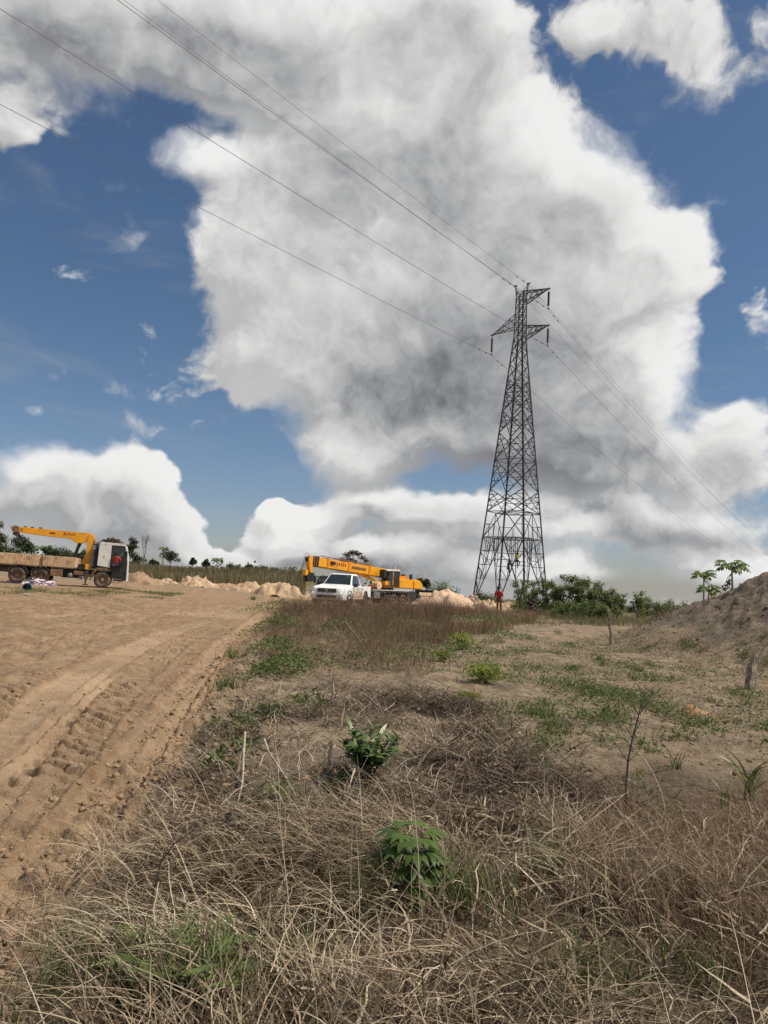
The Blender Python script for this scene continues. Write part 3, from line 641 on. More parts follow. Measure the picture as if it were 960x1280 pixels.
def pickup():
    x0, y0 = -2.05, 40.6; yaw = radians(256)
    q = G(430, 757); e = empty('pickup_truck', (x0, y0, H(x0, y0)), 0, 'white pickup truck with orange mud on its doors parked in front of the yellow crane', 'pickup truck', rot=(radians(0), radians(0), yaw)); e.scale = (1.0, 1.0, .96)
    # x forward, y to the vehicle's left
    W2 = .91
    def sec(w, zb, zs, zt, tw): return [(-w, zb), (-w*1.01, (zb+zs)/2), (-w, zs), (-tw, zt), (-tw*.6, zt+.015), (tw*.6, zt+.015), (tw, zt), (w, zs), (w*1.01, (zb+zs)/2), (w, zb)]
    b = MB(); hull(b, [(2.62, sec(.72, .42, .70, .86, .60)), (2.50, sec(.86, .36, .84, 1.0, .74)), (2.2, sec(W2, .36, .95, 1.07, .80)), (1.5, sec(W2, .40, .99, 1.13, .82)), (1.02, sec(W2, .40, 1.02, 1.18, .84)),
         (.85, sec(W2, .40, 1.04, 1.14, .88)), (-.85, sec(W2, .40, 1.06, 1.14, .88)), (-1.0, sec(W2, .42, 1.06, 1.09, .88))])
    # bed: outer walls with open box
    for s in (-1, 1): b.box((-1.83, s*.86, .82), (1.66, .10, .62)); 
    b.box((-1.83, 0, .62), (1.66, 1.7, .08)); b.box((-2.63, 0, .80), (.07, 1.74, .56)); b.box((-1.04, 0, .85), (.06, 1.6, .5))
    body = b.build('body', M['white'], e, smooth='auto', bevel=.018)
    # wheel arches (dark recess) and flares
    for x in (1.62, -1.5):
        for s in (-1, 1):
            MB().lathe([(.46, s*.05), (.46, s*.012), (.001, s*.012)], (x, s*.90, .42), 'Y', 24).build('wheel_arch', M['black'], e)
            wheel(e, x, s*.80, .385, .26, s)
    # cab
    def csec(x, w, z): return x, w, z
    c = MB(); zr = 1.80
    V = [(1.02,-.80,1.12),(1.02,.80,1.12),(.28,.62,zr-.04),(.28,-.62,zr-.04),(-.72,-.62,zr-.02),(-.72,.62,zr-.02),(-.98,.80,1.12),(-.98,-.80,1.12),(-.2,.65,zr),(-.2,-.65,zr)]
    c.add(V, [(0,1,2,3),(3,2,8,9),(9,8,5,4),(4,5,6,7),(1,6,5,8,2),(0,3,9,4,7)]); c.build('cab', M['white'], e, smooth='auto', bevel=.03)
    def pane(name, pts, off, mt, thick=.012):
        pts = [Vector(p) for p in pts]; nrm = (pts[1]-pts[0]).cross(pts[2]-pts[0]).normalized()
        n = len(pts); V = [p+nrm*off for p in pts]+[p-nrm*thick for p in pts]
        return MB().add(V, [tuple(range(n)), tuple(range(n, 2*n))[::-1]]+[(i, n+i, n+(i+1) % n, (i+1) % n) for i in range(n)]).build(name, mt, e)
    def inset(p, q, t): return tuple(Vector(p).lerp(Vector(q), t))
    pane('windscreen', [(.985,-.73,1.155),(.985,.73,1.155),(.33,.575,1.735),(.33,-.575,1.735)], .006, M['glass'])
    for s in (-1, 1):
        o = 1 if s > 0 else -1
        A = [(.84,s*.797,1.16),(.02,s*.806,1.16),(.02,s*.665,1.71),(.28,s*.66,1.70)]; B = [(-.06,s*.806,1.16),(-.74,s*.79,1.16),(-.60,s*.66,1.69),(-.06,s*.665,1.71)]
        for A_ in (A, B): pane('side_window', A_ if s > 0 else A_[::-1], .012, M['glass'])
        MB().box((.55, s*.915, .80), (1.0, .02, .62)).build('door', M['wdoor'], e, bevel=.008)
        MB().box((-.46, s*.915, .80), (.92, .02, .62)).build('door', M['wdoor'], e, bevel=.008)
        for x in (.16, -.78): MB().box((x, s*.935, .98), (.16, .03, .03)).build('door_handle', M['black'], e)
        MB().box((.86, s*1.0, 1.17), (.10, .22, .17)).tube((.86, s*.84, 1.12), (.86, s*.95, 1.14), .02).build('wing_mirror', M['black'], e, bevel=.02)
        MB().add([(2.66,s*.48,.80),(2.665,s*.47,.93),(2.36,s*.89,1.01),(2.42,s*.895,.84),(2.50,s*.46,.80),(2.45,s*.46,.93),(2.2,s*.80,1.01),(2.25,s*.8,.84)],
                 [(0,1,2,3),(4,7,6,5),(1,5,6,2),(0,3,7,4),(0,4,5,1),(3,2,6,7)]).build('headlight', M['lamp'], e, bevel=.01)
        MB().box((2.60, s*.70, .53), (.10, .24, .16)).build('fog_lamp_recess', M['black'], e, bevel=.03)
        MB().lathe([(.001, .07), (.055, .06), (.06, 0)], (2.60, s*.70, .53), 'X', 12).build('fog_lamp', M['lamp'], e)
        MB().box((-2.66, s*.80, .86), (.06, .12, .34)).build('tail_light', M['red'], e)
        MB().box((.0, s*.90, .40), (2.2, .10, .07)).build('side_step', M['rust'], e)
    g = MB(); g.prism([(2.60,.76),(2.68,.78),(2.66,.95),(2.56,.97)], -.50, .50); g.build('grille', M['black'], e, bevel=.012)
    for z in (.80, .85, .90): MB().box((2.675, 0, z), (.02, .9, .014)).build('grille_bar', M['grey'], e)
    MB().lathe([(.075, 0), (.075, .02), (.055, .02), (.055, 0)], (2.68, 0, .865), 'X', 20).lathe([(.035, 0), (.035, .02), (.022, .02)], (2.68, 0, .865), 'X', 14).build('badge', M['chrome'], e)
    bp = MB(); bp.prism([(2.36,.34),(2.66,.36),(2.72,.46),(2.71,.60),(2.69,.72),(2.6,.76),(2.36,.76)], -.80, .80); bp.build('front_bumper', M['white'], e, bevel=.03)
    MB().prism([(2.60,.44),(2.735,.46),(2.728,.62),(2.60,.64)], -.52, .52).build('lower_intake', M['black'], e, bevel=.015)
    MB().prism([(2.4,.28),(2.66,.30),(2.66,.37),(2.4,.36)], -.66, .66).build('skid_plate', M['black'], e)
    MB().tube((.1, .45, 1.79), (.0, .47, 2.15), .006).build('aerial', M['black'], e)
    MB().box((0, 0, .42), (4.4, 1.5, .16)).build('chassis', M['dark'], e)
    return e
pickup()

def flatbed():
    x0 = P(128, 731, 49.5)[0]; y0 = 49.5; z0 = H(x0, y0)
    yaw = radians(18)
    e = empty('crane_truck', (x0, y0, z0), 0, 'flatbed truck with peach sideboards, white cab and folded yellow loader crane', 'truck', rot=(0, radians(.9), yaw))
    f = -1.22   # near side is y negative
    for x in (0, -3.65, -5.0):
        for s in (-1, 1):
            wheel(e, x, s*1.05, .51, .34, s)
            if x < -1: 
                m = MB().lathe([(.56, -.2), (.63, -.2), (.63, .2), (.56, .2)], (x, s*1.05, .54), 'Y', 24)
                m.v = [(a, b, max(c, .62)) for a, b, c in m.v]; m.build('mudguard', M['dark'], e)
    MB().box((-3.6, .42, .95), (8.6, .12, .28)).box((-3.6, -.42, .95), (8.6, .12, .28)).build('chassis_frame', M['dark'], e)
    MB().tube((0,-1,.58), (0,1,.58), .07).tube((-3.65,-1,.58), (-3.65,1,.58), .1).tube((-5.0,-1,.58), (-5.0,1,.58), .1).build('axles', M['dark'], e)
    MB().box((-4.3, .1, .86), (6.6, 1.5, .42)).build('underframe', M['dark'], e)
    for s in (-1, 1): MB().box((-7.6, s*1.1, .72), (1.9, .05, .12)).box((-7.6, s*1.1, .95), (1.9, .05, .12)).build('side_guard', M['dark'], e)
    # bed
    MB().box((-5.55, 0, 1.19), (7.8, 2.46, .12)).build('bed_floor', M['rust'], e)
    for s in (-1, 1):
        for (a, b) in ((-1.66, -3.62), (-3.78, -6.40), (-6.56, -9.4)):
            side = MB().box(((a+b)/2, s*1.235, 1.50), (a-b, .05, .56)); side.box(((a+b)/2, s*1.24, 1.80), (a-b, .09, .06)); side.box(((a+b)/2, s*1.24, 1.20), (a-b, .09, .06))
            o = side.build('sideboard', M['peach'], e)
            n = int((a-b)/.13); rb = MB()
            for i in range(n): rb.box((b+.07+i*(a-b-.14)/(n-1), s*1.275, 1.50), (.055, .05, .52))
            rb.build('sideboard_ribs', M['peach'], o)
            if s < 0:
                for i in range(5): MB().box((b+.2+i*(a-b-.4)/4, s*1.25, 1.12), (.09, .05, .08)).build('hinge', M['rust'], o)
        for x in (-3.7, -6.48): MB().box((x, s*1.25, 1.38), (.14, .12, .62)).build('bed_post', M['rust'], e)
    MB().box((-1.62, 0, 1.5), (.07, 2.4, .6)).build('headboard', M['peach'], e)
    MB().box((-6.65, f, .82), (.16, .2, .80)).build('mud_flap_bracket', M['rust'], e)
    MB().box((-2.75, f+.08, .80), (.72, .45, .44)).build('toolbox', M['rust'], e, bevel=.015)
    MB().box((-1.45, f+.08, .86), (.58, .40, .26)).build('battery_box', M['rust'], e, bevel=.015)
    MB().lathe([(.001,-.22),(.15,-.22),(.17,-.18),(.17,.18),(.15,.22),(.001,.22)], (-1.92, f+.15, .66), 'Y', 14).build('air_tank', M['grey'], e, smooth=True)
    MB().lathe([(.001,-.22),(.12,-.22),(.14,-.18),(.14,.18),(.12,.22),(.001,.22)], (-1.3, f+.15, .60), 'Y', 14).build('air_tank', M['grey'], e, smooth=True)
    MB().box((-2.05, .5, .75), (1.1, .8, .5)).build('fuel_tank', M['dark'], e, bevel=.04)
    # crane column, boom
    MB().box((-1.28, 0, 1.25), (.62, 1.6, .36)).build('crane_base', M['dark'], e, bevel=.03)
    MB().box((-1.0, f+.12, .92), (.22, .24, .9)).build('outrigger_leg', M['dark'], e); MB().box((-1.0, f+.10, 1.30), (.20, .26, .36)).build('outrigger_bracket', M['yellow'], e); MB().tube((-1.0, f+.12, .46), (-1.0, f+.12, .16), .05).box((-1.0, f+.12, .14), (.34, .3, .05)).build('outrigger_foot', M['dark'], e)
    col = MB()
    col.prism([(-1.42,1.4),(-.92,1.4),(-.80,2.2),(-.72,3.0),(-.86,3.36),(-1.12,3.40),(-1.22,3.1),(-1.18,2.2)], -.24, .24)
    c = col.build('crane_column', M['yellow'], e, bevel=.02)
    MB().tube((-1.98,-.0,1.55), (-1.62,0,2.95), .10, n=12).build('lift_cylinder', M['dark'], e); MB().tube((-1.75,0,2.5), (-1.55,0,3.02), .055, n=10).build('cylinder_rod', M['chrome'], e)
    MB().tube((-1.98, -.16, 1.50), (-1.5, -.16, 2.9), .028).tube((-.86, -.27, 1.7), (-.74, -.27, 3.1), .025).build('hydraulic_hose', M['black'], e)
    bm_ = MB(); bm_.prism([(-.74,3.14),(-.86,3.42),(-1.2,3.50),(-3.3,3.52),(-5.15,3.56),(-5.15,3.17),(-3.3,3.06),(-2.3,3.05),(-1.9,2.80),(-1.5,2.78),(-1.1,2.98)], -.19, .19)
    boom = bm_.build('boom', M['yellow'], e, bevel=.02)
    MB().prism([(-5.15,3.53),(-5.5,3.53),(-5.5,3.22),(-5.15,3.22)], -.15, .15).build('boom_extension', M['orange'], e)
    MB().box((-3.35,-.195,3.32), (.34,.012,.09)).build('boom_marking', M['redmark'], boom)
    mk = MB(); mk.box((-2.62,-.197,3.33), (.10,.012,.13))
    for i in range(5): x = -2.48+i*.12; mk.box((x,-.197,3.33), (.03,.012,.11)); mk.box((x+.03,-.197,3.37 if i % 2 else 3.29), (.07,.012,.03))
    mk.build('boom_lettering', M['redmark'], boom)
    for x in (-5.0, -4.6, -4.1): MB().box((x, 0, 3.57), (.16, .3, .10)).build('hose_guide', M['black'], boom)
    MB().lathe([(.05,-.2),(.22,-.2),(.22,-.12),(.15,-.08),(.15,.08),(.22,.12),(.22,.2),(.05,.2)], (-5.55, 0, 3.40), 'Y', 14).build('sheave_head', M['rust'], e)
    MB().box((-5.48, 0, 3.10), (.34, .30, .30), (0, .5, 0)).box((-5.28, 0, 2.94), (.30, .2, .18), (0, .7, 0)).build('hook_block', M['darkwood'], e, bevel=.02)
    MB().path([(-5.23,0,2.94),(-5.13,0,2.79),(-5.05,0,2.66),(-5.09,0,2.54),(-5.19,0,2.56)], .04).build('hook', M['rust'], e)
    for dx in (-.3, -.1, .1): MB().tube((-5.55+dx, -.1, 3.57), (-5.43+dx*.6, -.1, 3.0), .018).build('hoist_rope', M['black'], e)
    # cab
    pr = [(-.42,1.28),(-.38,2.80),(-.28,2.93),(1.18,2.90),(1.30,2.78),(1.46,1.75),(1.50,.62),(1.30,.50),(.66,.50),(.66,.95),(.48,1.16),(.2,1.28)]
    cb = MB().prism(pr, -1.16, 1.16).build('cab', M['dark'], e, bevel=.03)
    MB().prism([(-.40,1.42),(-.36,2.78),(.38,2.78),(.38,1.30),(.2,1.36)], -1.19, -1.165).build('side_panel', M['cream'], e)
    MB().prism([(-.40,2.78),(-.30,2.96),(1.18,2.93),(1.32,2.78),(1.34,2.70),(1.2,2.78)], -1.185, 1.185).build('cab_roof', M['cream'], e, bevel=.02)
    MB().prism([(1.20,2.80),(1.33,2.78),(1.50,1.75),(1.55,.50),(1.46,.50),(1.42,1.75)], -1.19, 1.19).build('front_panel', M['white'], e, bevel=.01)
    MB().prism([(.44,1.62),(.44,2.70),(1.16,2.70),(1.30,1.75),(1.30,1.62)], -1.185, -1.166).build('side_window', M['glass'], e)
    MB().prism([(1.37,1.86),(1.27,2.66),(1.31,2.66),(1.45,1.86)], -1.0, 1.0).build('windscreen', M['glass'], e)
    MB().box((.93, -1.18, 1.18), (.84, .03, .90)).build('door', M['black'], e, bevel=.01)
    MB().box((.9, -1.21, .62), (.6, .06, .06)).build('step', M['grey'], e)
    MB().box((1.34, -1.36, 2.2), (.10, .2, .46)).tube((1.3,-1.15,2.5), (1.34,-1.3,2.42), .02).build('wing_mirror', M['black'], e)
    MB().box((-.62, -.3, 2.0), (.3, 1.3, 1.6)).build('air_intake', M['black'], e, bevel=.03)
    MB().box((-.72, -.9, 2.55), (.26, .4, .36)).build('cab_air_filter', M['grey'], e, bevel=.04)
    MB().tube((-.72, -.9, 1.35), (-.72, -.9, 2.4), .09, n=12).build('exhaust_stack', M['grey'], e)
    MB().path([(-.75,-1.14,.45),(-.62,-1.14,.9),(-.35,-1.14,1.18),(.1,-1.14,1.28),(.5,-1.14,1.12)], .05).build('wheel_fender', M['rust'], e)
    MB().box((-.05, -1.19, 2.05), (.12, .012, .06)).box((-.05, -1.19, 1.93), (.06, .012, .04)).build('door_marking', M['grey'], e)
    R = Matrix.Translation(e.location) @ e.rotation_euler.to_matrix().to_4x4()
    p = R @ Vector((.72, -1.02, 1.0))
    J = standing(arms=((.3,-.15,1.12),(.25,-.4,1.2)), armsr=((-.3,-.15,1.12),(-.25,-.4,1.2)))
    J.update(kl=(.14,-.4,.92), al=(.14,-.42,.5), tl=(.14,-.55,.46), kr=(-.14,-.4,.92), ar=(-.14,-.42,.5), tr=(-.14,-.55,.46))
    MB().box((.66, -1.45+.4, 1.5), (.5, .02, .02)).build('window_sill', M['black'], e)
    person('person in a red shirt leaning at the open side window of the white truck cab', R @ Vector((.74, -1.30, .62)), yaw+radians(160), J, M['red'], M['navy'], M['hair'])
    return e
flatbed()

def crane():
    x0, y0 = 1.0, 75.0; yaw = radians(227); z0 = H(x0, y0)-.02
    e = empty('mobile_crane', (x0, y0, z0), 0, 'yellow and black mobile crane with its long boom lowered over the front cab', 'crane', rot=(0, 0, yaw))
    # x forward; origin between the two rear axles; camera sees the left side (+y)
    for x in (-.68, .68, 5.3, 6.7):
        for s in (-1, 1): wheel(e, x, s*1.08, .56, .34, s)
    MB().box((2.7, 0, 1.0), (10.8, 1.2, .40)).build('chassis_frame', M['dark'], e)
    for x in (-.68, .68, 5.3, 6.7): MB().tube((x,-1,.56), (x,1,.56), .1).build('axle', M['dark'], e)
    MB().box((2.2, 0, 1.38), (9.2, 2.5, .14)).build('deck', M['dark'], e); 
    for s in (-1, 1): MB().box((2.3, s*1.262, 1.47), (7.6, .03, .06)).build('deck_edge', M['cream'], e)
    # black rear side guard, rear outrigger boxes, rear platform
    for s in (-1, 1):
        MB().prism([(-2.7,.55),(-2.7,1.30),(.9,1.30),(.66,1.24),(.0,1.24),(-1.25,1.20),(-1.38,.62),(-1.5,.5),(-2.6,.5)], s*1.10-.12*(s > 0), s*1.10+.12*(s < 0)+.12*(s > 0)).build('side_guard', M['dark'], e)
        MB().box((-3.05, s*.9, .95), (.34, .9, .34)).build('outrigger_box', M['dark'], e)
        MB().box((3.2, s*1.1, .95), (.9, .36, .62)).build('toolbox', M['grey'], e, bevel=.02)
        MB().box((4.2, s*1.15, 1.1), (.32, .30, .9)).build('outrigger_leg', M['yellow'], e)
        MB().box((1.7, s*1.12, .85), (.8, .3, .4)).build('battery_box', M['dark'], e)
    MB().box((-4.2, 0, 1.05), (2.4, 2.44, .12)).build('rear_platform', M['dark'], e)
    MB().box((-4.2, 1.22, 1.22), (2.1, .05, .34)).build('rear_panel', M['peach'], e)
    MB().box((-5.35, 0, 1.3), (.16, 2.4, .66)).build('rear_bumper', M['black'], e, bevel=.03)
    # front driving cab: half-width, low, large dark glass
    pr = [(6.4,1.02),(6.4,2.45),(6.7,2.56),(8.5,2.52),(8.86,2.05),(8.95,1.15),(8.9,.66),(7.6,.62),(7.4,1.0)]
    MB().prism(pr, -1.22, 1.22).build('cab', M['black'], e, bevel=.05)
    MB().prism([(7.45,.60),(7.4,1.52),(8.98,1.52),(9.02,1.10),(8.98,.55)], -1.25, 1.25).build('cab_skirt', M['orange'], e, bevel=.05)
    for s in (-1, 1):
        MB().prism([(7.2,1.62),(7.2,2.36),(8.36,2.34),(8.66,2.0),(8.76,1.62)], s*1.225, s*1.235).build('side_window', M['glass'], e)
        MB().box((8.9, s*1.42, 2.1), (.1, .24, .5)).tube((8.8, s*1.2, 2.3), (8.9, s*1.4, 2.3), .02).build('wing_mirror', M['black'], e)
        MB().lathe([(.001,.05),(.10,.04),(.12,0)], (9.0, s*.9, .95), 'X', 14).build('headlight', M['lamp'], e)
    MB().add([(8.93,-1.08,1.6),(8.93,1.08,1.6),(8.89,1.02,2.05),(8.53,.98,2.44),(8.53,-.98,2.44),(8.89,-1.02,2.05)], [(0,1,2,3,4,5)]).build('windscreen', M['glass'], e)
    MB().box((8.95, 0, .52), (.3, 2.5, .34)).build('front_bumper', M['dark'], e, bevel=.04)
    # upper structure
    MB().lathe([(.001,1.45),(.95,1.45),(.95,1.72),(.001,1.72)], (.9,0,0), 'Z', 28).build('slewing_ring', M['dark'], e)
    MB().box((-.1, 0, 1.86), (4.2, 1.9, .3)).build('turntable_frame', M['orange'], e, bevel=.03)
    MB().prism([(.25,1.92),(.22,2.72),(.0,3.15),(-.1,3.20),(-1.0,3.20),(-1.2,2.6),(-1.2,1.92)], -.34, -.30).build('boom_support', M['orange'], e)
    # operator cab, left side (+y)
    pr = [(.1,1.95),(-.02,3.34),(.15,3.46),(1.35,3.44),(1.62,3.30),(1.95,2.4),(1.95,1.95)]
    MB().prism(pr, .52, 1.28).build('operator_cab', M['black'], e, bevel=.04)
    MB().prism([(-.05,3.36),(.12,3.54),(1.36,3.52),(1.68,3.34)], .48, 1.31).build('operator_cab_roof', M['cream'], e, bevel=.03)
    MB().prism([(.24,2.55),(.2,3.26),(1.0,3.26),(1.0,2.55)], 1.283, 1.295).build('side_window', M['glass'], e)
    MB().prism([(1.1,2.2),(1.1,3.26),(1.4,3.24),(1.74,2.4),(1.74,2.2)], 1.283, 1.295).build('side_window', M['glass'], e)
    MB().box((1.05, 1.30, 2.7), (.07, .04, 1.4)).build('door_post', M['yellow'], e)
    MB().box((1.95, .95, 2.15), (.5, .8, .4)).build('cab_footing', M['yellow'], e, bevel=.03)
    MB().box((1.55, 1.34, 2.15), (.14, .05, .45)).build('step', M['grey'], e)
    # engine house and counterweight
    pr = [(.02,1.75),(.05,2.52),(-1.2,2.66),(-2.05,2.50),(-2.15,1.70)]
    MB().prism(pr, .42, 1.26).build('engine_cover', M['yellow'], e, bevel=.05)
    MB().prism(pr, -1.26, -.42).build('engine_cover', M['yellow'], e, bevel=.05)
    MB().box((-1.3, 0, 2.5), (1.5, .8, .9)).build('winch_frame', M['orange'], e)
    MB().lathe([(.42,-.36),(.42,-.30),(.28,-.30),(.28,.30),(.42,.30),(.42,.36)], (-1.5,0,2.75), 'Y', 18).build('winch_drum', M['rust'], e)
    MB().prism([(-2.2,1.72),(-2.2,2.50),(-2.5,2.68),(-3.3,2.55),(-3.75,2.1),(-3.6,1.66)], -1.22, 1.22).build('counterweight', M['yellow'], e, bevel=.08)
    MB().box((-3.72, 0, 1.95), (.06, 1.8, .22)).build('rear_stripe', M['black'], e)
    MB().box((-2.3, .7, 2.9), (.22, .22, .5)).build('exhaust_stack', M['black'], e)
    MB().tube((-.2, .95, 3.5), (-.2, .95, 3.75), .07).build('beacon', M['amber'], e)
    MB().box((2.2, 1.0, 3.05), (.5, .6, .8)).build('boom_foot_guard', M['black'], e, bevel=.05)
    # boom: box section, slopes slightly upward to the front
    def bsec(x, z, h, w): return (x, [(-w, z-h), (-w*.55, z-h-.08), (w*.55, z-h-.08), (w, z-h), (w, z+h), (-w, z+h)])
    bo = MB(); hull(bo, [bsec(-.9, 3.02, .34, .30), bsec(.6, 3.10, .42, .33), bsec(10.1, 3.76, .40, .33)]); boom = bo.build('boom', M['yellow'], e, bevel=.02)
    for x, z in ((3.4, 3.30), (6.2, 3.49), (8.9, 3.68)): MB().box((x, 0, z), (.32, .76, .95), (0, -.07, 0)).build('boom_collar', M['orange'], boom, bevel=.02)
    MB().box((4.9, .36, 3.45), (1.9, .06, .16), (0, -.07, 0)).build('side_rail', M['rust'], boom)
    mk = MB()
    for i in range(6): mk.box((6.7+i*.26, .335, 3.62+i*.018), (.13, .012, .28), (0, -.07, 0))
    mk.build('boom_lettering', M['redmark'], boom)
    MB().box((8.4, .37, 3.75), (.5, .1, .28), (0, -.07, 0)).build('jib_pin', M['black'], boom)
    MB().box((5.4, 0, 4.0), (5.2, .1, .1), (0, -.07, 0)).tube((2.8,.2,3.80), (9.8,.2,4.32), .035).build('hose_rail', M['rust'], boom)
    MB().tube((1.2, 0, 2.05), (4.6, 0, 3.0), .16, n=12).build('luffing_cylinder', M['yellow'], e)
    MB().box((5.1, .0, 2.3), (.30, .4, 1.9)).build('boom_rest', M['yellow'], e)
    MB().box((5.1, .6, 1.62), (1.6, 1.2, .22)).build('boom_rest_base', M['yellow'], e, bevel=.03)
    MB().lathe([(.001,-.5),(.36,-.5),(.38,-.45),(.38,.45),(.36,.5),(.001,.5)], (2.9, .75, 1.9), 'Y', 18).build('hydraulic_tank', M['peach'], e)
    # boom head: dark collar, nested sections, sheaves, hook
    hd = MB()
    for i, (x, s) in enumerate(((10.15, .46), (10.38, .42), (10.60, .38))): hd.box((x, 0, 3.78+i*.015), (.10, .78-i*.06, .98-i*.1), (0, -.07, 0))
    hd.build('boom_nose', M['rust'], e)
    MB().box((10.4, 0, 3.78), (.66, .50, .66), (0, -.07, 0)).build('boom_section', M['darkwood'], e)
    MB().prism([(10.6,4.15),(11.05,4.25),(11.25,4.0),(11.05,3.1),(10.85,2.5),(10.7,2.55),(10.75,3.1),(10.6,3.4)], -.24, .24).build('boom_head', M['yellow'], e, bevel=.02)
    for y in (-.16, 0, .16): MB().lathe([(.08,-.05),(.26,-.05),(.22,0),(.26,.05),(.08,.05)], (11.05, y, 3.95), 'Y', 16).build('sheave', M['dark'], e)
    MB().box((11.35, 0, 2.75), (.34, .42, .5)).lathe([(.06,-.2),(.2,-.2),(.2,.2),(.06,.2)], (11.35,0,2.75), 'Y', 14).build('hook_block', M['yellow'], e, bevel=.03)
    MB().path([(11.35,0,2.5),(11.35,0,2.28),(11.48,0,2.12),(11.36,0,2.0),(11.22,0,2.08)], .06).build('hook', M['dark'], e)
    for dy in (-.15, 0, .15): MB().tube((11.1, dy, 4.15), (11.75, dy, 3.1), .02).tube((11.75, dy, 3.1), (12.15, dy, 1.9), .016).build('hoist_rope', M['dark'], e)
    MB().path([(11.0,.1,4.3),(11.5,.1,4.5),(11.9,.1,3.2),(12.1,.1,2.2)], .018).build('slack_cable', M['dark'], e)
    MB().lathe([(.05,-.3),(.42,-.3),(.42,.3),(.05,.3)], (10.9, .0, 2.35), 'Y', 18).build('auxiliary_sheave', M['black'], e)
    return e
crane()
q = P(462.5, 750, 66); J = standing(); person('person in a red top standing beside the crane behind the pickup bed', (q[0], 66, H(q[0], 66)+.35), radians(200), J, M['red'], M['navy'], M['hair'])

# ------------------------------------------------------------------ earth piles, tarp, bucket
def mound(name, cx, cy, rx, ry, h, mt, label, cat, seed, group=None, n=44, rough=.5, lump=.0, rz=0):
    a = np.linspace(-1.25, 1.25, n); X, Y = np.meshgrid(a, a, indexing='ij'); d = np.hypot(X, Y)
    wx, wy = cx+X*rx*cos(rz)-Y*ry*sin(rz), cy+X*rx*sin(rz)+Y*ry*cos(rz)
    d = d + .55*fbm(X*1.5+seed, Y*1.5, seed, 4)
    prof = np.clip(1-d, -.15, 1); Z = h*(np.where(prof > 0, prof**.7, prof*1.2)) + rough*h*fbm(wx*2.2/max(h, .3), wy*2.2/max(h, .3), seed+3, 5)*sm((1.15-d)/.5) + lump*np.maximum(fbm(wx*5, wy*5, seed+7, 3), 0)
    Z = Z + base(wx, wy)-H(cx, cy)-.03
    V = np.stack([wx-cx, wy-cy, Z], -1).reshape(-1, 3); i, j = np.meshgrid(np.arange(n-1), np.arange(n-1), indexing='ij')
    Fc = np.stack([i*n+j, (i+1)*n+j, (i+1)*n+j+1, i*n+j+1], -1).reshape(-1, 4)
    o = np_mesh(name, V, Fc, mt, smooth=True); o.location = (cx, cy, H(cx, cy)); return tag(o, label, cat, group)
g = 'piles of dug earth along the plateau edge'
for i, (px, dist, wpx, hpx, mt, lab) in enumerate([
    (172, 62, 34, 17, 'pile_brown', 'brown earth pile directly in front of the white truck cab'),
    (208, 70, 13, 6, 'pile_tan', 'smallest pale earth pile, just right of the brown one by the truck'),
    (248, 66, 23, 12, 'pile_tan', 'pale peaked earth pile, second from the brown pile by the truck'),
    (282, 70, 24, 5, 'pile_brown', 'low flat brown earth pile between two pale peaked piles'),
    (316, 64, 28, 13, 'pile_tan', 'tan rounded earth pile, middle of the row left of the crane'),
    (352, 62, 34, 18, 'pile_tan', 'largest lumpy earth pile beside the crane boom head'),
    (556, 82, 40, 18, 'pile_pink', 'long pinkish sand pile behind the rear of the crane'),
    (590, 84, 30, 14, 'pile_pink', 'pinkish sand pile at the left foot of the tower'),
    (612, 76, 24, 14, 'pile_tan', 'rounded tan earth pile between the tower foot and the person in red'),
    (642, 74, 26, 12, 'pile_tan', 'tan earth pile right of the person in red, behind the brown grass')]):
    x = P(px, 740, dist)[0]; rx = wpx*dist/F; h = hpx*dist/F*1.05
    mound('earth_pile', x, dist, rx, rx*.8, h, M[mt], lab, 'earth pile', 20+i*3, g, lump=.12 if mt != 'pile_brown' else .03)
c = G(865, 893); mound('dug_clod_heap', c[0], c[1], .26, .2, .12, M['clod'], 'small orange clod of dug earth on the sandy right field', 'earth clod', 91, n=40, lump=.05)
c = G(412, 968); mound('soil_heap', c[0]+.08, c[1], .38, .28, .06, M['clod'], 'low orange soil heap at the foot of the bleached stake', 'soil heap', 95, n=36)
# printed sacking lying in front of the truck's rear wheels
x = P(40, 728, 47.4)[0]; mound('cloth_heap', x, 47.4, 1.6, .5, .50, M['tarp'], 'white and purple printed cloth heaped beside the truck rear wheels', 'cloth heap', 133, n=60, rough=.5, lump=.12)
q = G(34, 739); e = empty('bucket', q + Vector((0, 0, .22)), 0, 'blue plastic bucket tipped over on the grass in front of the truck', 'bucket', rot=(radians(100), radians(12), radians(20)))
MB().lathe([(.001,-.2),(.15,-.2),(.155,-.17),(.19,.19),(.205,.19),(.205,.21),(.185,.21),(.145,-.16),(.001,-.165)], n=24).build('bucket_shell', M['blue'], e, smooth='auto')
MB().path([(.2*cos(a), -.03-.16*sin(a), .19+.02*sin(a)) for a in np.linspace(0, pi, 12)], .006).build('handle', M['grey'], e)
c = G(37, 744); MB().box((0,0,0), (.5,.3,.02), (0,.06,.2)).build('fallen_board', M['pale'], loc=c+Vector((0,0,.03))); tag(bpy.data.objects['fallen_board'], 'pale flat board lying under the blue bucket', 'board')

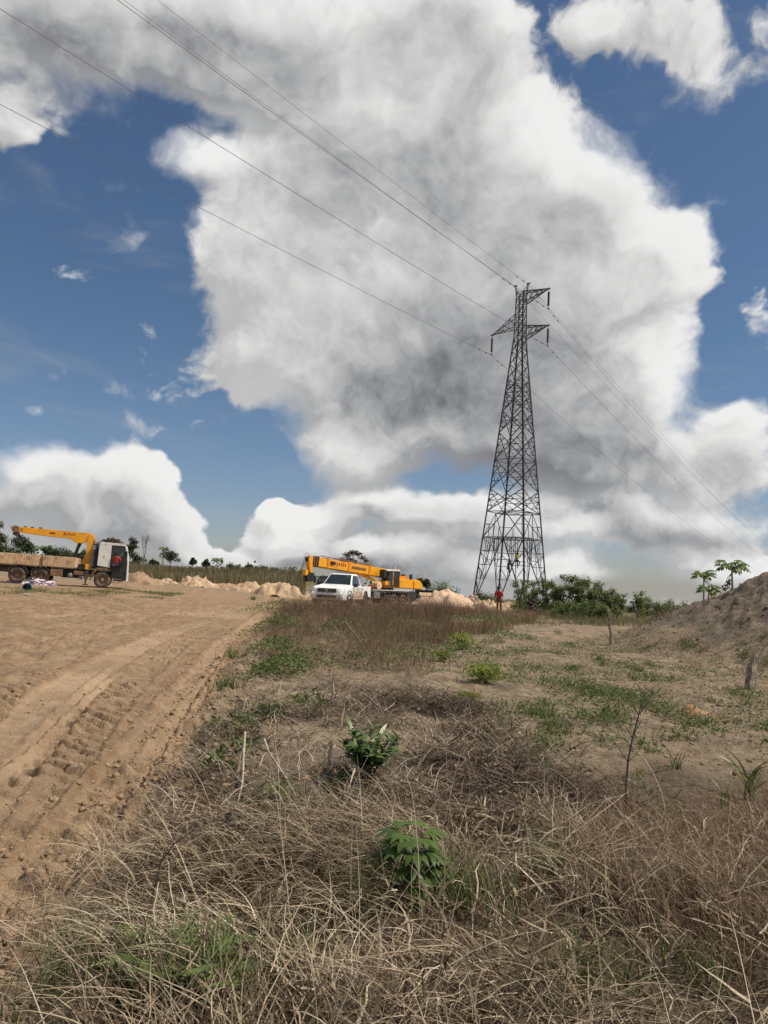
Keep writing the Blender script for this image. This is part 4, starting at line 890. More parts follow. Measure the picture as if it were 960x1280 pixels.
# ------------------------------------------------------------------ posts and stumps
def post(name, px, py, h, r, lean, mt, label, cat, split=False, fork=False, group=None):
    c = G(px, py); e = None; n = 9; K = 9; V = []
    for k in range(K):
        z = h*k/(K-1); cx, cy = lean[0]*z + .02*h*sin(k*1.7+px), lean[1]*z
        for i in range(n):
            a = 2*pi*i/n; rr = r*(1-.25*k/K)*(1+.22*sin(a*3+px)+.12*random.uniform(-1, 1)); zz = z + (h*.12*random.uniform(-1, 1) if k == K-1 else 0)
            V.append((cx+rr*cos(a), cy+rr*sin(a), zz-(.08 if k == 0 else 0)))
    mb = MB().add(V, [(k*n+i, k*n+(i+1) % n, (k+1)*n+(i+1) % n, (k+1)*n+i) for k in range(K-1) for i in range(n)] + [tuple(range((K-1)*n, K*n))])
    if split:
        for (dx, hh, rr) in ((-r*1.1, .72, .45), (r*.95, .86, .5)): mb.tube((dx, 0, -.05), (dx+lean[0]*h*hh*.8, 0, h*hh), r*rr, r*rr*.5, n=6)
    if fork: mb.tube((lean[0]*h, 0, h*.96), (lean[0]*h-.09, 0, h*1.12), r*.6, r*.2, n=6); mb.tube((lean[0]*h*.9, 0, h*.8), (lean[0]*h+.07, -.03, h*.98), r*.5, r*.3, n=6)
    o = mb.build(name, mt, smooth='auto'); o.location = c; return tag(o, label, cat, group)
d_ = lambda py, px: G(px, py)[1]
post('split_stump', 938, 862, 50/F*d_(862, 938)*.86, .075, (.1, 0), M['wood'], 'split weathered stump with a dark top at the right edge', 'stump', split=True)
o = post('charred_stick', 941, 861, .62, .028, (.16, 0), M['darkwood'], 'charred stick rising from the split stump at the right', 'stick')
post('forked_post', 764, 805, 46/F*d_(805, 764)*.9, .05, (-.10, 0), M['wood'], 'crooked forked wooden post standing in front of the bushes', 'post', fork=True)
post('bleached_stake', 412, 966, .26, .016, (0, 0), M['palewood'], 'short bleached stake standing in the orange soil left of the leafy shrub', 'stake', split=True)
post('thin_stake', 415, 884, .36, .014, (0, 0), M['palewood'], 'thin pale stake upright above the brushwood behind the shrub', 'stake')
post('charred_stump', 280, 1066, .22, .035, (.12, 0), M['darkwood'], 'dark broken stump between the track and the dry grass', 'stump', split=True)

# ------------------------------------------------------------------ vegetation helpers
def inpoly(px, py, poly):
    c = np.zeros(px.shape, bool); n = len(poly)
    for i in range(n):
        x1, y1 = poly[i]; x2, y2 = poly[(i+1) % n]
        if y1 == y2: continue
        t = ((y1 > py) != (y2 > py)) & (px < (x2-x1)*(py-y1)/(y2-y1)+x1); c ^= t
    return c
def ribbons(B, az, L, t0, t1, w, k=4, v=None, wig=0, tip=.15, gen=None):
    """arching blades: base B (n,3), heading, length, tilt from vertical at base and tip, width"""
    g = gen or rng; n = len(B); az = np.asarray(az); L = np.broadcast_to(L, n); w = np.broadcast_to(w, n); P0 = np.array(B, float)
    tw = g.uniform(-1.2, 1.2, n); V = np.zeros((n, k+1, 2, 3)); a = az.copy()
    for i in range(k+1):
        q = i/k; ww = w*(1-(1-tip)*q**1.6)*.5; sx, sy = -np.sin(a+tw), np.cos(a+tw)
        s = np.stack([sx*ww, sy*ww, ww*.3*np.sin(tw*3)], -1); V[:, i, 0] = P0-s; V[:, i, 1] = P0+s
        t = t0+(t1-t0)*q; st = L/k; P0 = P0 + np.stack([np.cos(a)*np.sin(t)*st, np.sin(a)*np.sin(t)*st, np.cos(t)*st], -1)
        if wig: a = a + g.normal(0, wig, n)
    idx = np.arange(n)[:, None]*(2*(k+1)) + 2*np.arange(k)[None]; Fc = np.stack([idx, idx+1, idx+3, idx+2], -1).reshape(-1, 4)
    v = g.random(n) if v is None else v
    return V.reshape(-1, 3), Fc, np.repeat(v, 2*(k+1))
def leaves(C, size, g=None, up=.3, v=None, droop=0, asp=.45):
    """pointed leaves, two triangles folded along the midrib, scattered with mixed facing"""
    g = g or rng; n = len(C); size = np.broadcast_to(size, n)
    d = g.normal(size=(n, 3)); d[:, 2] = d[:, 2]*.6-droop; d /= np.linalg.norm(d, axis=1)[:, None]
    nn = g.normal(size=(n, 3)); nn[:, 2] = np.abs(nn[:, 2])+up*2; s = np.cross(d, nn); s /= np.linalg.norm(s, axis=1)[:, None]+1e-6
    u = np.cross(s, d); S = size[:, None]
    V = np.stack([C, C+d*S*.5+s*S*asp*.5+u*S*.06, C+d*S, C+d*S*.5-s*S*asp*.5+u*S*.06], 1)
    i = np.arange(n)[:, None]*4; Fc = (i+np.array([[0, 1, 2, 3]])).reshape(-1, 4)
    v = g.random(n) if v is None else v; return V.reshape(-1, 3), Fc, np.repeat(v, 4)
def join(*parts):
    V, Fc, A = [], [], []; k = 0
    for v, f, a in parts: V.append(v); Fc.append(f+k); A.append(a); k += len(v)
    return np.vstack(V), np.vstack(Fc), np.concatenate(A)
def veg(name, parts, mt, label=None, cat=None, group=None, kind=None, parent=None, loc=None):
    V, Fc, A = join(*parts); o = np_mesh(name, V, Fc, mt, parent, dict(v=A), loc=loc); return tag(o, label, cat, group, kind)
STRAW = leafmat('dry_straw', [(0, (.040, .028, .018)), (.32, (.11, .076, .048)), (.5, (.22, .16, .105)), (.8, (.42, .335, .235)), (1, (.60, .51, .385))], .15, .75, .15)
TWIG = leafmat('dead_twigs', [(0, (.03, .022, .016)), (.45, (.10, .07, .052)), (.8, (.26, .20, .15)), (1, (.50, .42, .33))], .05, .85, .1)
BROWNW = leafmat('dry_brown_weeds', [(0, (.07, .045, .03)), (.4, (.15, .098, .065)), (.8, (.24, .165, .11)), (1, (.34, .26, .18))], .2, .8, .1)
REDW = leafmat('reddish_dry_grass', [(0, (.12, .07, .045)), (.5, (.22, .14, .09)), (1, (.34, .24, .155))], .2, .8, .1)
GRASS = leafmat('green_weeds', [(0, (.04, .062, .015)), (.5, (.085, .125, .032)), (.85, (.14, .175, .05)), (1, (.26, .26, .11))], .3, .6)
LIME = leafmat('yellow_green_leaves', [(0, (.10, .14, .02)), (.6, (.20, .25, .035)), (1, (.36, .36, .08))], .35, .55)
DKGREEN = leafmat('dark_green_leaves', [(0, (.05, .075, .015)), (.5, (.09, .135, .03)), (.9, (.15, .20, .05)), (1, (.26, .29, .1))], .25, .45, .4)
BUSH = leafmat('bush_leaves', [(0, (.07, .10, .032)), (.5, (.14, .185, .066)), (.85, (.20, .245, .095)), (1, (.28, .30, .14))], .45, .6)
TREE = leafmat('tree_leaves', [(0, (.028, .042, .014)), (.5, (.052, .073, .027)), (1, (.10, .125, .05))], .2, .6)
OLIVE = leafmat('olive_field_grass', [(0, (.085, .085, .035)), (.5, (.15, .14, .065)), (.85, (.23, .195, .105)), (1, (.32, .26, .16))], .25, .7)
RUSTL = leafmat('rusty_leaves', [(0, (.04, .04, .016)), (.6, (.085, .065, .03)), (1, (.16, .09, .045))], .2, .6)
def scatter(n, poly, yr, xr=None, den=None, g=rng):
    """points on the ground inside a region (given by its outline in image pixels)"""
    out = []; tot = 0
    for _ in range(60):
        y = g.uniform(yr[0], yr[1], n*2); x = g.uniform(*(xr or (-.75*yr[1], .75*yr[1])), n*2)
        z = base(x, y); px, py = proj(x, y, z); k = inpoly(px, py, poly)  # keeps points that project inside the image-pixel outline
        if den is not None: k &= g.random(len(x)) < den(x, y)
        out.append(np.stack([x[k], y[k], z[k]], -1)); tot += k.sum()
        if tot >= n: break
    return np.vstack(out)[:n]

# ------------------------------------------------------------------ foreground dry grass
PA = [(-300,2300),(40,1500),(95,1330),(125,1215),(155,1125),(200,1058),(250,1030),(330,1035),(420,1015),(520,1000),(600,1012),(680,1022),(760,1030),(860,1045),(960,1050),(1100,1060),(1700,1150),(1700,2300)]
PB = [(200,1050),(235,985),(262,925),(300,885),(350,862),(430,858),(520,862),(600,880),(650,935),(700,995),(740,1040),(600,1060),(400,1060)]
def straw():
    n = 26000; B = scatter(n, PA, (1.3, 6.4), (-4.2, 5.2), den=lambda x, y: .10+.90*sm(fbm(x*1.5, y*1.5, 215, 3)*3.2+.6)); n = len(B); x, y = B[:, 0], B[:, 1]
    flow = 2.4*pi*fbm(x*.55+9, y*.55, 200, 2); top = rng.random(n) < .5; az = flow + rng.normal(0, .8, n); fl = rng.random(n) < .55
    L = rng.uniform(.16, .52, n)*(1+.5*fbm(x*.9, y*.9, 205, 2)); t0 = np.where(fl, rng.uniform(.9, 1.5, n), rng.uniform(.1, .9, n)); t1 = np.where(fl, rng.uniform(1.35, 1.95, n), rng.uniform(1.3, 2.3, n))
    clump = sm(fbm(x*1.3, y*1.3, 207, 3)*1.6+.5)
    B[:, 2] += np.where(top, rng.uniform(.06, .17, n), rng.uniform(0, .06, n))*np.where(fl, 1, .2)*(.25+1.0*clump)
    v = np.where(top, rng.uniform(.42, .98, n), rng.uniform(0, .5, n)) + .34*fbm(x*1.6, y*1.6, 210, 3); v = np.clip(v, 0, 1)  # upper blades paler, low ones darker: shade in the gaps put into colour
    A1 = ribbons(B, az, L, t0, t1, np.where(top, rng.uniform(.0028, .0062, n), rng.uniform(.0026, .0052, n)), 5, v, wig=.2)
    # short broken litter under the blades
    n2 = 22000; C = scatter(n2, PA, (1.3, 6.8), (-4.4, 5.4)); n2 = len(C); C[:, 2] += rng.uniform(.0, .05, n2)
    A2 = ribbons(C, rng.uniform(0, 2*pi, n2), rng.uniform(.05, .22, n2), rng.uniform(1.2, 1.6, n2), rng.uniform(1.4, 1.75, n2), rng.uniform(.0018, .004, n2), 2, np.clip(rng.beta(1.6, 2.6, n2), 0, 1), wig=.2)
    # sparse long upright stalks along the edge of the track and at the right
    n3 = 380; C = scatter(n3, PA, (1.8, 6.6), (-4, 5)); n3 = len(C)
    A3 = ribbons(C, rng.uniform(0, 2*pi, n3), rng.uniform(.35, .85, n3), rng.uniform(0, .5, n3), rng.uniform(.4, 1.5, n3), rng.uniform(.003, .0055, n3), 6, rng.uniform(.5, 1, n3), wig=.06)
    n4 = 5200; C = scatter(n4, PA, (1.5, 6.6), (-4, 5)); n4 = len(C); C[:, 2] += rng.uniform(.02, .16, n4)
    A4 = ribbons(C, rng.uniform(0, 2*pi, n4), rng.uniform(.08, .3, n4), rng.uniform(.4, 1.6, n4), rng.uniform(1.0, 2.4, n4), rng.uniform(.007, .015, n4), 4, np.clip(rng.beta(1.4, 1.8, n4), 0, 1), wig=.3)
    # thin outliers lying over the bare shoulder of the track
    C = scatter(1100, [(-200,1700),(-60,1280),(30,1130),(110,1060),(200,1010),(200,1100),(120,1180),(60,1330),(0,1700)], (1.6, 6.4), (-4, 1)); n5 = len(C); C[:, 2] += .015
    A5 = ribbons(C, rng.uniform(0, 2*pi, n5), rng.uniform(.1, .5, n5), rng.uniform(.8, 1.5, n5), rng.uniform(1.3, 1.8, n5), rng.uniform(.0025, .006, n5), 5, rng.beta(2, 1.6, n5), wig=.15)
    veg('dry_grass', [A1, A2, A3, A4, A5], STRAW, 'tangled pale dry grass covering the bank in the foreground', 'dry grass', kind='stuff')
    # brown upright grass at the right edge
    PR = [(760,1035),(860,1030),(1000,1010),(1300,1010),(1500,1300),(940,1260),(800,1200),(730,1110)]
    B = scatter(5500, PR, (2.4, 6.5), (.8, 5.5)); n = len(B)
    A = ribbons(B, rng.normal(2.6, 1.1, n), rng.uniform(.22, .58, n), rng.uniform(0, .5, n), rng.uniform(.5, 1.7, n), rng.uniform(.002, .004, n), 5, rng.beta(2, 2, n), wig=.1)
    veg('brown_grass', [A], REDW, 'brown upright dry grass at the lower right of the bank', 'dry grass', kind='stuff')
    # green blades showing between
    spots = [(130,1240,.25,260),(250,1255,.2,160),(540,1130,.22,420),(600,1150,.15,150),(740,1255,.2,160),(690,1110,.12,120),(360,1250,.12,90),(870,1245,.12,60),(455,1150,.15,120)]
    ps = []
    for px, py, r, m in spots:
        c = G(px, py); C = np.array([c[0], c[1], 0]) + np.stack([rng.normal(0, r*.6, m), rng.normal(0, r*.6, m), np.zeros(m)], -1); C[:, 2] = base(C[:, 0], C[:, 1])+.03
        ps.append(ribbons(C, rng.uniform(0, 2*pi, m), rng.uniform(.12, .34, m), rng.uniform(0, .5, m), rng.uniform(.5, 1.5, m), rng.uniform(.004, .007, m), 4, wig=.05))
    veg('green_grass_blades', ps, GRASS, 'green grass blades poking through the dry grass', 'grass', kind='stuff')
straw()
def brush():
    hole = lambda x, y: 1-.93*sm((.55-np.hypot((x-hx)/1.1, (y-hy)/.9))/.35)
    c = G(375, 990); hx, hy = c[0], c[1]
    n = 4600; B = scatter(n, PB, (4.5, 13), (-4, 4), den=lambda x, y: (.03+.97*sm(fbm(x*1.1, y*.8, 220, 3)*4+.2))*hole(x, y)); n = len(B)
    B[:, 2] += rng.uniform(0, .10, n)
    A1 = ribbons(B, rng.uniform(0, 2*pi, n), rng.uniform(.10, .38, n), rng.uniform(.9, 1.6, n), rng.uniform(1.3, 1.9, n), rng.uniform(.004, .011, n), 4, np.clip(rng.beta(1.3, 2.0, n), 0, 1), wig=.4)
    n = 2600; B = scatter(n, PB, (4.5, 13), (-4, 4), den=hole); n = len(B)
    A2 = ribbons(B, rng.uniform(0, 2*pi, n), rng.uniform(.15, .5, n), rng.uniform(.6, 1.5, n), rng.uniform(1.0, 1.8, n), rng.uniform(.004, .009, n), 5, rng.uniform(.7, 1, n), wig=.2)
    # the darker ridge of heaped brushwood
    ps = []
    for (px, py, r, m) in [(470,885,.5,800),(520,885,.6,1000),(570,893,.5,900),(600,920,.5,800),(620,955,.5,800),(650,985,.45,900),(700,1000,.45,800),(745,1022,.4,500),(560,950,.4,400),(530,1010,.4,500),(620,1010,.4,600),(300,930,.4,400),(380,900,.4,300),(245,985,.22,300),(660,1040,.4,500)]:
        c = G(px, py); C = np.array([c[0], c[1], 0]) + np.stack([rng.normal(0, r*.6, m), rng.normal(0, r*.4, m), np.zeros(m)], -1); m = int(m*.7); C = C[:m]; hh = np.abs(rng.normal(0, .075, m)); C[:, 2] = base(C[:, 0], C[:, 1])+hh
        ps.append(ribbons(C, rng.uniform(0, 2*pi, m), rng.uniform(.10, .42, m), rng.uniform(.8, 1.7, m), rng.uniform(1.2, 2.0, m), rng.uniform(.004, .013, m), 4, np.clip(rng.beta(1.0, 2.6, m), 0, 1), wig=.45))
    veg('dead_brushwood', [A1, A2]+ps, TWIG, 'dark tangle of dead twigs heaped in a ridge across the middle ground', 'brushwood', kind='stuff')
    # curled dead leaves
    ls = []
    for (px, py, r, m) in [(600,985,.5,350),(660,1020,.4,300),(570,1030,.4,200),(590,1060,.4,160),(480,890,.5,250),(610,930,.4,200),(230,975,.3,120),(340,900,.5,200),(700,1040,.3,120)]:
        c = G(px, py); C = np.array([c[0], c[1], 0]) + np.stack([rng.normal(0, r*.6, m), rng.normal(0, r*.5, m), np.zeros(m)], -1); C[:, 2] = base(C[:, 0], C[:, 1])+np.abs(rng.normal(.03, .07, m))
        ls.append(leaves(C, rng.uniform(.02, .055, m), asp=.6, v=rng.beta(1.5, 1.5, m)))
    veg('curled_dead_leaves', ls, leafmat('curled_leaves', [(0, (.08, .05, .035)), (.6, (.20, .13, .09)), (1, (.42, .32, .24))], .1), 'curled brown dead leaves caught in the brushwood', 'dead leaves', kind='stuff')
brush()
# pale fallen sticks lying on the brushwood
def sticks():
    S = [((305,962),(296,1028),.30,.02,'pale stick leaning upright beside the dark broken stump'),((327,960),(385,1032),.22,.02,'long pale stick lying diagonally across the brushwood at the left'),
     ((455,975),(520,1040),.12,.02,'straight pale stick pointing down right under the leafy shrub'),((350,1035),(300,1062),.04,.12,'short pale stick lying near the dark broken stump'),
     ((600,880),(520,868),.08,.1,'grey stick lying along the top of the brushwood ridge'),((560,905),(640,945),.12,.05,'grey stick slanting down the brushwood ridge'),
     ((700,1030),(790,1000),.03,.06,'pale splinter lying at the right end of the brushwood ridge'),((540,1020),(660,985),.05,.12,'long pale stem crossing below the brushwood ridge'),
     ((395,845),(505,862),.05,.05,'thin pale branch lying at the foot of the brown weeds'),((430,800),(470,835),.5,.1,'pale stalk leaning inside the brown weeds'),
     ((445,985),(430,1010),.25,.03,'thin dry stem standing below the leafy shrub')]
    for (a, b, za, zb, lab) in S:
        p, q = G(*a), G(*b); p.z += za; q.z += zb; o = p.copy(); k = 6
        pts = [p.lerp(q, i/k)-o + Vector((random.uniform(-.012, .012), random.uniform(-.012, .012), random.uniform(-.01, .02))) for i in range(k+1)]
        mb = MB().path(pts, [.010-.006*i/k for i in range(k+1)], 6)
        for i in (2, 4): mb.path([pts[i], pts[i]+Vector((random.uniform(-.08, .08), .02, .06)), pts[i]+Vector((random.uniform(-.14, .14), .03, .12))], [.003, .0025, .0015], 5)
        ob = mb.build('dry_stick', M['palewood'] if 'grey' not in lab else M['wood'], loc=o); tag(ob, lab, 'stick', 'fallen dry sticks')
    for nm, px, py, pts, r, lab in [('dead_sapling', 783, 1035, [(0,0,0),(-.01,0,.25),(.0,0,.45),(.03,0,.62),(.07,0,.78),(.10,0,.92)], .009, 'thin dark dead sapling standing on the sandy right field'),
                         ('dead_sapling', 180, 1195, [(0,0,0),(.01,0,.15),(.02,0,.27),(.04,0,.38),(.09,0,.46),(.17,0,.52)], .006, 'thin dark curved twig standing beside the wheel track')]:
        c = G(px, py); k = len(pts); mb = MB().path(pts, [r*(1-.75*i/k) for i in range(k)], 6)
        for i in range(2, k):
            for s_ in (-1, 1):
                p = Vector(pts[i]); q = p+Vector((s_*random.uniform(.04, .12)*(r/.009), random.uniform(-.05, .05), random.uniform(.06, .16)))
                mb.path([p, p.lerp(q, .5)+Vector((0, 0, .01)), q], [r*.35, r*.25, r*.12], 5)
        ob = mb.build(nm, M['darkwood'], loc=c); tag(ob, lab, 'dead sapling')
sticks()

# ------------------------------------------------------------------ brown weed mound and belts
def weeds():
    PM = [(333,846),(322,825),(330,800),(342,775),(372,758),(420,760),(470,764),(520,762),(560,766),(566,800),(548,832),(530,850),(480,856),(400,858)]
    def d1(x, y): return .06+.94*sm(fbm(x*.9, y*.5, 240, 3)*3.2+.55)
    B = scatter(18000, PM, (9.5, 36), (-8, 6), den=d1); n = len(B); far = np.clip(B[:, 1]/20, .7, 1.6)
    hs = (.6+1.1*fbm(B[:, 0]*.8, B[:, 1]*.5, 241, 3))
    A = ribbons(B, rng.uniform(0, 2*pi, n), rng.uniform(.38, 1.0, n)*hs*1.3, rng.uniform(0, .8, n), rng.uniform(.3, 1.7, n), rng.uniform(.003, .006, n)*far, 3, np.clip(rng.beta(2, 2.2, n)+.3*fbm(B[:, 0], B[:, 1], 242, 2), 0, 1), wig=.15)
    tops = []     # seed heads and side twigs
    m = 9000; C = B[rng.integers(0, n, m)].copy(); C[:, :2] += rng.normal(0, .15, (m, 2)); C[:, 2] += rng.uniform(.1, .62, m)*1.0
    tops = ribbons(C, rng.uniform(0, 2*pi, m), rng.uniform(.06, .2, m), rng.uniform(.2, 1.6, m), rng.uniform(.4, 1.8, m), rng.uniform(.003, .007, m)*np.clip(C[:, 1]/20, .7, 1.6), 2, rng.beta(1.6, 2, m))
    veg('dry_brown_weeds', [A, tops], BROWNW, 'brown dry weeds standing in a dense clump in front of the pickup', 'dry weeds', kind='stuff')
    # right part: reddish tall grass towards the person in red
    PR = [(520,764),(560,756),(600,752),(650,752),(672,768),(665,786),(620,792),(560,800),(525,790)]
    B = scatter(12000, PR, (20, 46), (0, 10), den=lambda x, y: sm(fbm(x*.5, y*.35, 244, 3)*2.4+.75)*sm((46-y)/9+.15)); n = len(B)
    hs = (.62+.9*fbm(B[:, 0]*.6, B[:, 1]*.4, 245, 3))
    A = ribbons(B, rng.uniform(0, 2*pi, n), rng.uniform(.3, .9, n)*hs, rng.uniform(0, .35, n), rng.uniform(.2, 1.3, n), rng.uniform(.007, .014, n), 3, np.clip(rng.beta(2, 2, n)+.3*fbm(B[:, 0]*.6, B[:, 1]*.6, 243, 2), 0, 1))
    veg('reddish_tall_grass', [A], REDW, 'reddish brown tall dry grass below the lattice tower', 'dry grass', kind='stuff')
    # green growth among the brown weeds
    G1 = [(345,765,1.2,900,.5),(352,790,.9,900,.5),(345,820,.6,900,.4),(360,840,.5,700,.32),(335,845,.4,400,.25),(500,790,1.4,900,.35),(540,800,1.2,900,.3),(560,780,2.0,900,.4),(475,780,1.5,600,.5),(520,825,.9,900,.3),(460,810,.9,500,.4),(600,778,1.6,500,.3),(430,790,1.0,500,.45),(455,835,.7,350,.3),(390,830,.6,300,.35),(520,775,1.8,500,.35),(640,778,1.5,350,.25),(410,800,.8,300,.5),(330,895,.3,500,.10),(300,905,.3,350,.08),(390,880,.35,260,.10),(345,1010,.25,200,.12),(270,960,.15,150,.1),(300,940,.2,200,.1),(430,985,.2,150,.1),(575,815,.8,500,.22),(620,795,1.2,400,.2)]
    ps = []
    for px, py, r, m, h in G1:
        c = G(px, py); C = np.array([c[0], c[1], 0]) + np.stack([rng.normal(0, r*.55, m), rng.normal(0, r*.8, m), np.zeros(m)], -1)
        C[:, 2] = base(C[:, 0], C[:, 1]) + h*rng.random(m)**.7*np.exp(-((C[:, 0]-c[0])/r)**2)
        ps.append(leaves(C, rng.uniform(.05, .11, m)*(1+.25*(c[1] > 20)), v=np.clip(rng.beta(2, 2, m), 0, 1), asp=.35))
    veg('green_weeds', ps, GRASS, 'green weeds growing through the brown clump beside the track', 'weeds', kind='stuff')
    # grass in front of the truck
    PT = [(-120,720),(0,732),(60,736),(150,737),(235,742),(190,752),(60,757),(0,762),(-120,750)]
    B = scatter(9000, PT, (33, 49), (-36, -8), den=lambda x, y: sm(fbm(x*.6, y*.5, 250, 4)*3+.35)); n = len(B)
    A = ribbons(B, rng.uniform(0, 2*pi, n), rng.uniform(.04, .26, n)*(.6+1.2*np.abs(fbm(B[:, 0], B[:, 1], 251, 2))), rng.uniform(0, 1.1, n), rng.uniform(.8, 1.8, n), rng.uniform(.010, .02, n), 3)
    veg('short_green_grass', [A], GRASS, 'short green grass strip in front of the flatbed truck', 'grass', kind='stuff')
    # field grass belt behind the earth piles
    n = 30000; y = rng.uniform(76, 150, n); x = -y*rng.uniform(.10, .46, n); z = base(x, y); B = np.stack([x, y, z], -1); gm = rng.random(n) < .35+.8*fbm(x*.06, y*.06, 252, 2)
    def belt(k, mt, nm, lab):
        Bk = B[k]; m = len(Bk); hh = .8+.7*fbm(Bk[:, 0]*.12, Bk[:, 1]*.12, 254, 2)
        A = ribbons(Bk, rng.uniform(0, 2*pi, m), rng.uniform(.5, 1.5, m)*hh, rng.uniform(0, .35, m), rng.uniform(.1, .9, m), rng.uniform(.04, .085, m), 2, np.clip(rng.beta(2, 2, m)+.5*fbm(Bk[:, 0]*.15, Bk[:, 1]*.15, 255, 3), 0, 1))
        veg(nm, [A], mt, lab, 'field grass', kind='stuff')
    belt(gm, REDW, 'dry_field_grass', 'dry reddish patches in the tall field grass behind the earth piles')
    belt(~gm, OLIVE, 'field_grass', 'tall olive field grass behind the earth piles')
    # right of the piles, low green line behind the crane and under the tower
    n = 9000; y = rng.uniform(88, 118, n); x = y*rng.uniform(-.08, .34, n); z = base(x, y)
    veg('distant_scrub', [ribbons(np.stack([x, y, z], -1), rng.uniform(0, 2*pi, n), rng.uniform(.3, .95, n), rng.uniform(0, .5, n), rng.uniform(.3, 1.2, n), rng.uniform(.05, .09, n), 2)], OLIVE, 'low distant scrub behind the sand piles', 'scrub', kind='stuff')
weeds()

# ------------------------------------------------------------------ right field ground cover
def field():
    PF = [(470,875),(520,855),(570,810),(640,790),(760,788),(860,800),(960,850),(1300,900),(1300,1060),(960,1045),(760,1025),(690,985),(640,925),(580,880)]
    pt = [(750,868,.75,.35,1500),(790,880,.5,.25,800),(725,862,.5,.25,600),(835,893,.35,.2,500),(672,893,.3,.15,600),(700,838,.5,.25,350),(668,838,.45,.25,350),(710,810,.7,.4,450),(765,830,.5,.3,350),(640,850,.3,.2,160),(806,812,.4,.4,260),
          (665,815,.6,.4,260),(765,905,.3,.1,300),(690,905,.2,.1,160),(930,868,.35,.2,350),(870,845,.3,.2,120),(850,815,.3,.3,120),(745,845,.4,.2,200),(770,925,.2,.1,80),(660,950,.15,.1,50),(940,880,.3,.2,200),(620,885,.12,.1,60),(815,850,.3,.2,150),(900,830,.3,.2,100),(860,765,.5,.5,150),(600,830,.4,.3,200),(655,800,.6,.5,200)]
    g2 = np.random.default_rng(5)
    for _ in range(90):
        qx, qy = g2.uniform(600, 990), 790+150*g2.random()**1.6; k_ = (qy-745)/60
        pt.append((qx, qy, g2.uniform(.08, .3), g2.uniform(.05, .18), int(g2.uniform(30, 170))))
    ps = []
    for px, py, rx, ry, m in pt:
        c = G(px, py); C = np.array([c[0], c[1], 0]) + np.stack([rng.normal(0, rx*.6, m), rng.normal(0, ry*1.6, m), np.zeros(m)], -1); C[:, 2] = base(C[:, 0], C[:, 1]) + rng.random(m)**1.5*(.10+.04*(m > 400))
        ps.append(leaves(C, rng.uniform(.03, .065, m), asp=.38, v=rng.beta(2, 2.2, m)))
        k = m//3; ps.append(ribbons(C[:k]*[1, 1, 1]-[0, 0, .02], rng.uniform(0, 2*pi, k), rng.uniform(.05, .17, k), rng.uniform(0, .8, k), rng.uniform(.5, 1.6, k), rng.uniform(.004, .009, k), 3, wig=.05))
    B = scatter(9000, PF, (4.5, 26), (-1, 14), den=lambda x, y: sm(fbm(x*.7, y*.7, 260, 3)*3-.05)); n = len(B)
    ps.append(leaves(B+[0, 0, .015], rng.uniform(.03, .075, n), asp=.38, v=rng.beta(2, 2, n)))
    veg('low_green_weeds', ps, GRASS, 'low green weeds creeping in patches over the sandy right field', 'weeds', kind='stuff')
    B = scatter(15000, PF, (4.5, 24), (-1.5, 14), den=lambda x, y: .15+sm(fbm(x*1.1, y*1.1, 262, 3)*2+.4)); n = len(B); B[:, 2] += .012
    A = ribbons(B, rng.uniform(0, 2*pi, n), rng.uniform(.02, .14, n), rng.uniform(1.1, 1.6, n), rng.uniform(1.3, 1.8, n), rng.uniform(.002, .006, n), 2, np.clip(rng.beta(1.5, 1.6, n), 0, 1), wig=.2)
    veg('dry_plant_litter', [A], TWIG, 'scattered dry twig litter on the sandy right field', 'litter', kind='stuff')
    PU = [(600,762),(660,752),(700,752),(780,756),(860,762),(850,772),(790,786),(720,782),(660,786),(610,790)]
    B = scatter(9000, PU, (24, 52), (2, 26), den=lambda x, y: sm(fbm(x*.4, y*.3, 268, 3)*2.4+.65)); n = len(B)
    A = ribbons(B, rng.uniform(0, 2*pi, n), rng.uniform(.15, .6, n), rng.uniform(0, .7, n), rng.uniform(.4, 1.6, n), rng.uniform(.008, .018, n), 3, np.clip(rng.beta(2, 2, n)+.5*fbm(B[:, 0]*.5, B[:, 1]*.5, 269, 2), 0, 1))
    veg('bush_undergrowth', [A], OLIVE, 'mixed green and brown undergrowth at the foot of the bush row', 'undergrowth', kind='stuff')
    # twigs and stalks on the earth slope
    B = scatter(5000, [(740,800),(800,778),(850,765),(885,742),(925,728),(1000,700),(1300,640),(1300,900),(960,870),(860,815)], (11, 30), (4, 20), den=lambda x, y: .1+sm(fbm(x*1.2, y*1.2, 264, 3)*2+.3)); n = len(B); B[:, 2] += .03
    A = ribbons(B, rng.uniform(0, 2*pi, n), rng.uniform(.05, .35, n), rng.uniform(.4, 1.6, n), rng.uniform(1.0, 1.8, n), rng.uniform(.004, .010, n), 2, np.clip(rng.beta(1.5, 1.8, n), 0, 1), wig=.2)
    veg('slope_litter', [A], TWIG, 'dry stalks and twigs strewn over the earth slope at the right', 'litter', kind='stuff')
    # crumbs of soil along the track, on the road and on the slope
    ico = np.array([(0,0,1),(.89,0,.45),(.28,.85,.45),(-.72,.53,.45),(-.72,-.53,.45),(.28,-.85,.45),(.72,.53,-.45),(-.28,.85,-.45),(-.89,0,-.45),(-.28,-.85,-.45),(.72,-.53,-.45),(0,0,-1)])
    fi = np.array([(0,1,2),(0,2,3),(0,3,4),(0,4,5),(0,5,1),(1,6,2),(2,7,3),(3,8,4),(4,9,5),(5,10,1),(6,7,2),(7,8,3),(8,9,4),(9,10,5),(10,6,1),(11,7,6),(11,8,7),(11,9,8),(11,10,9),(11,6,10)])
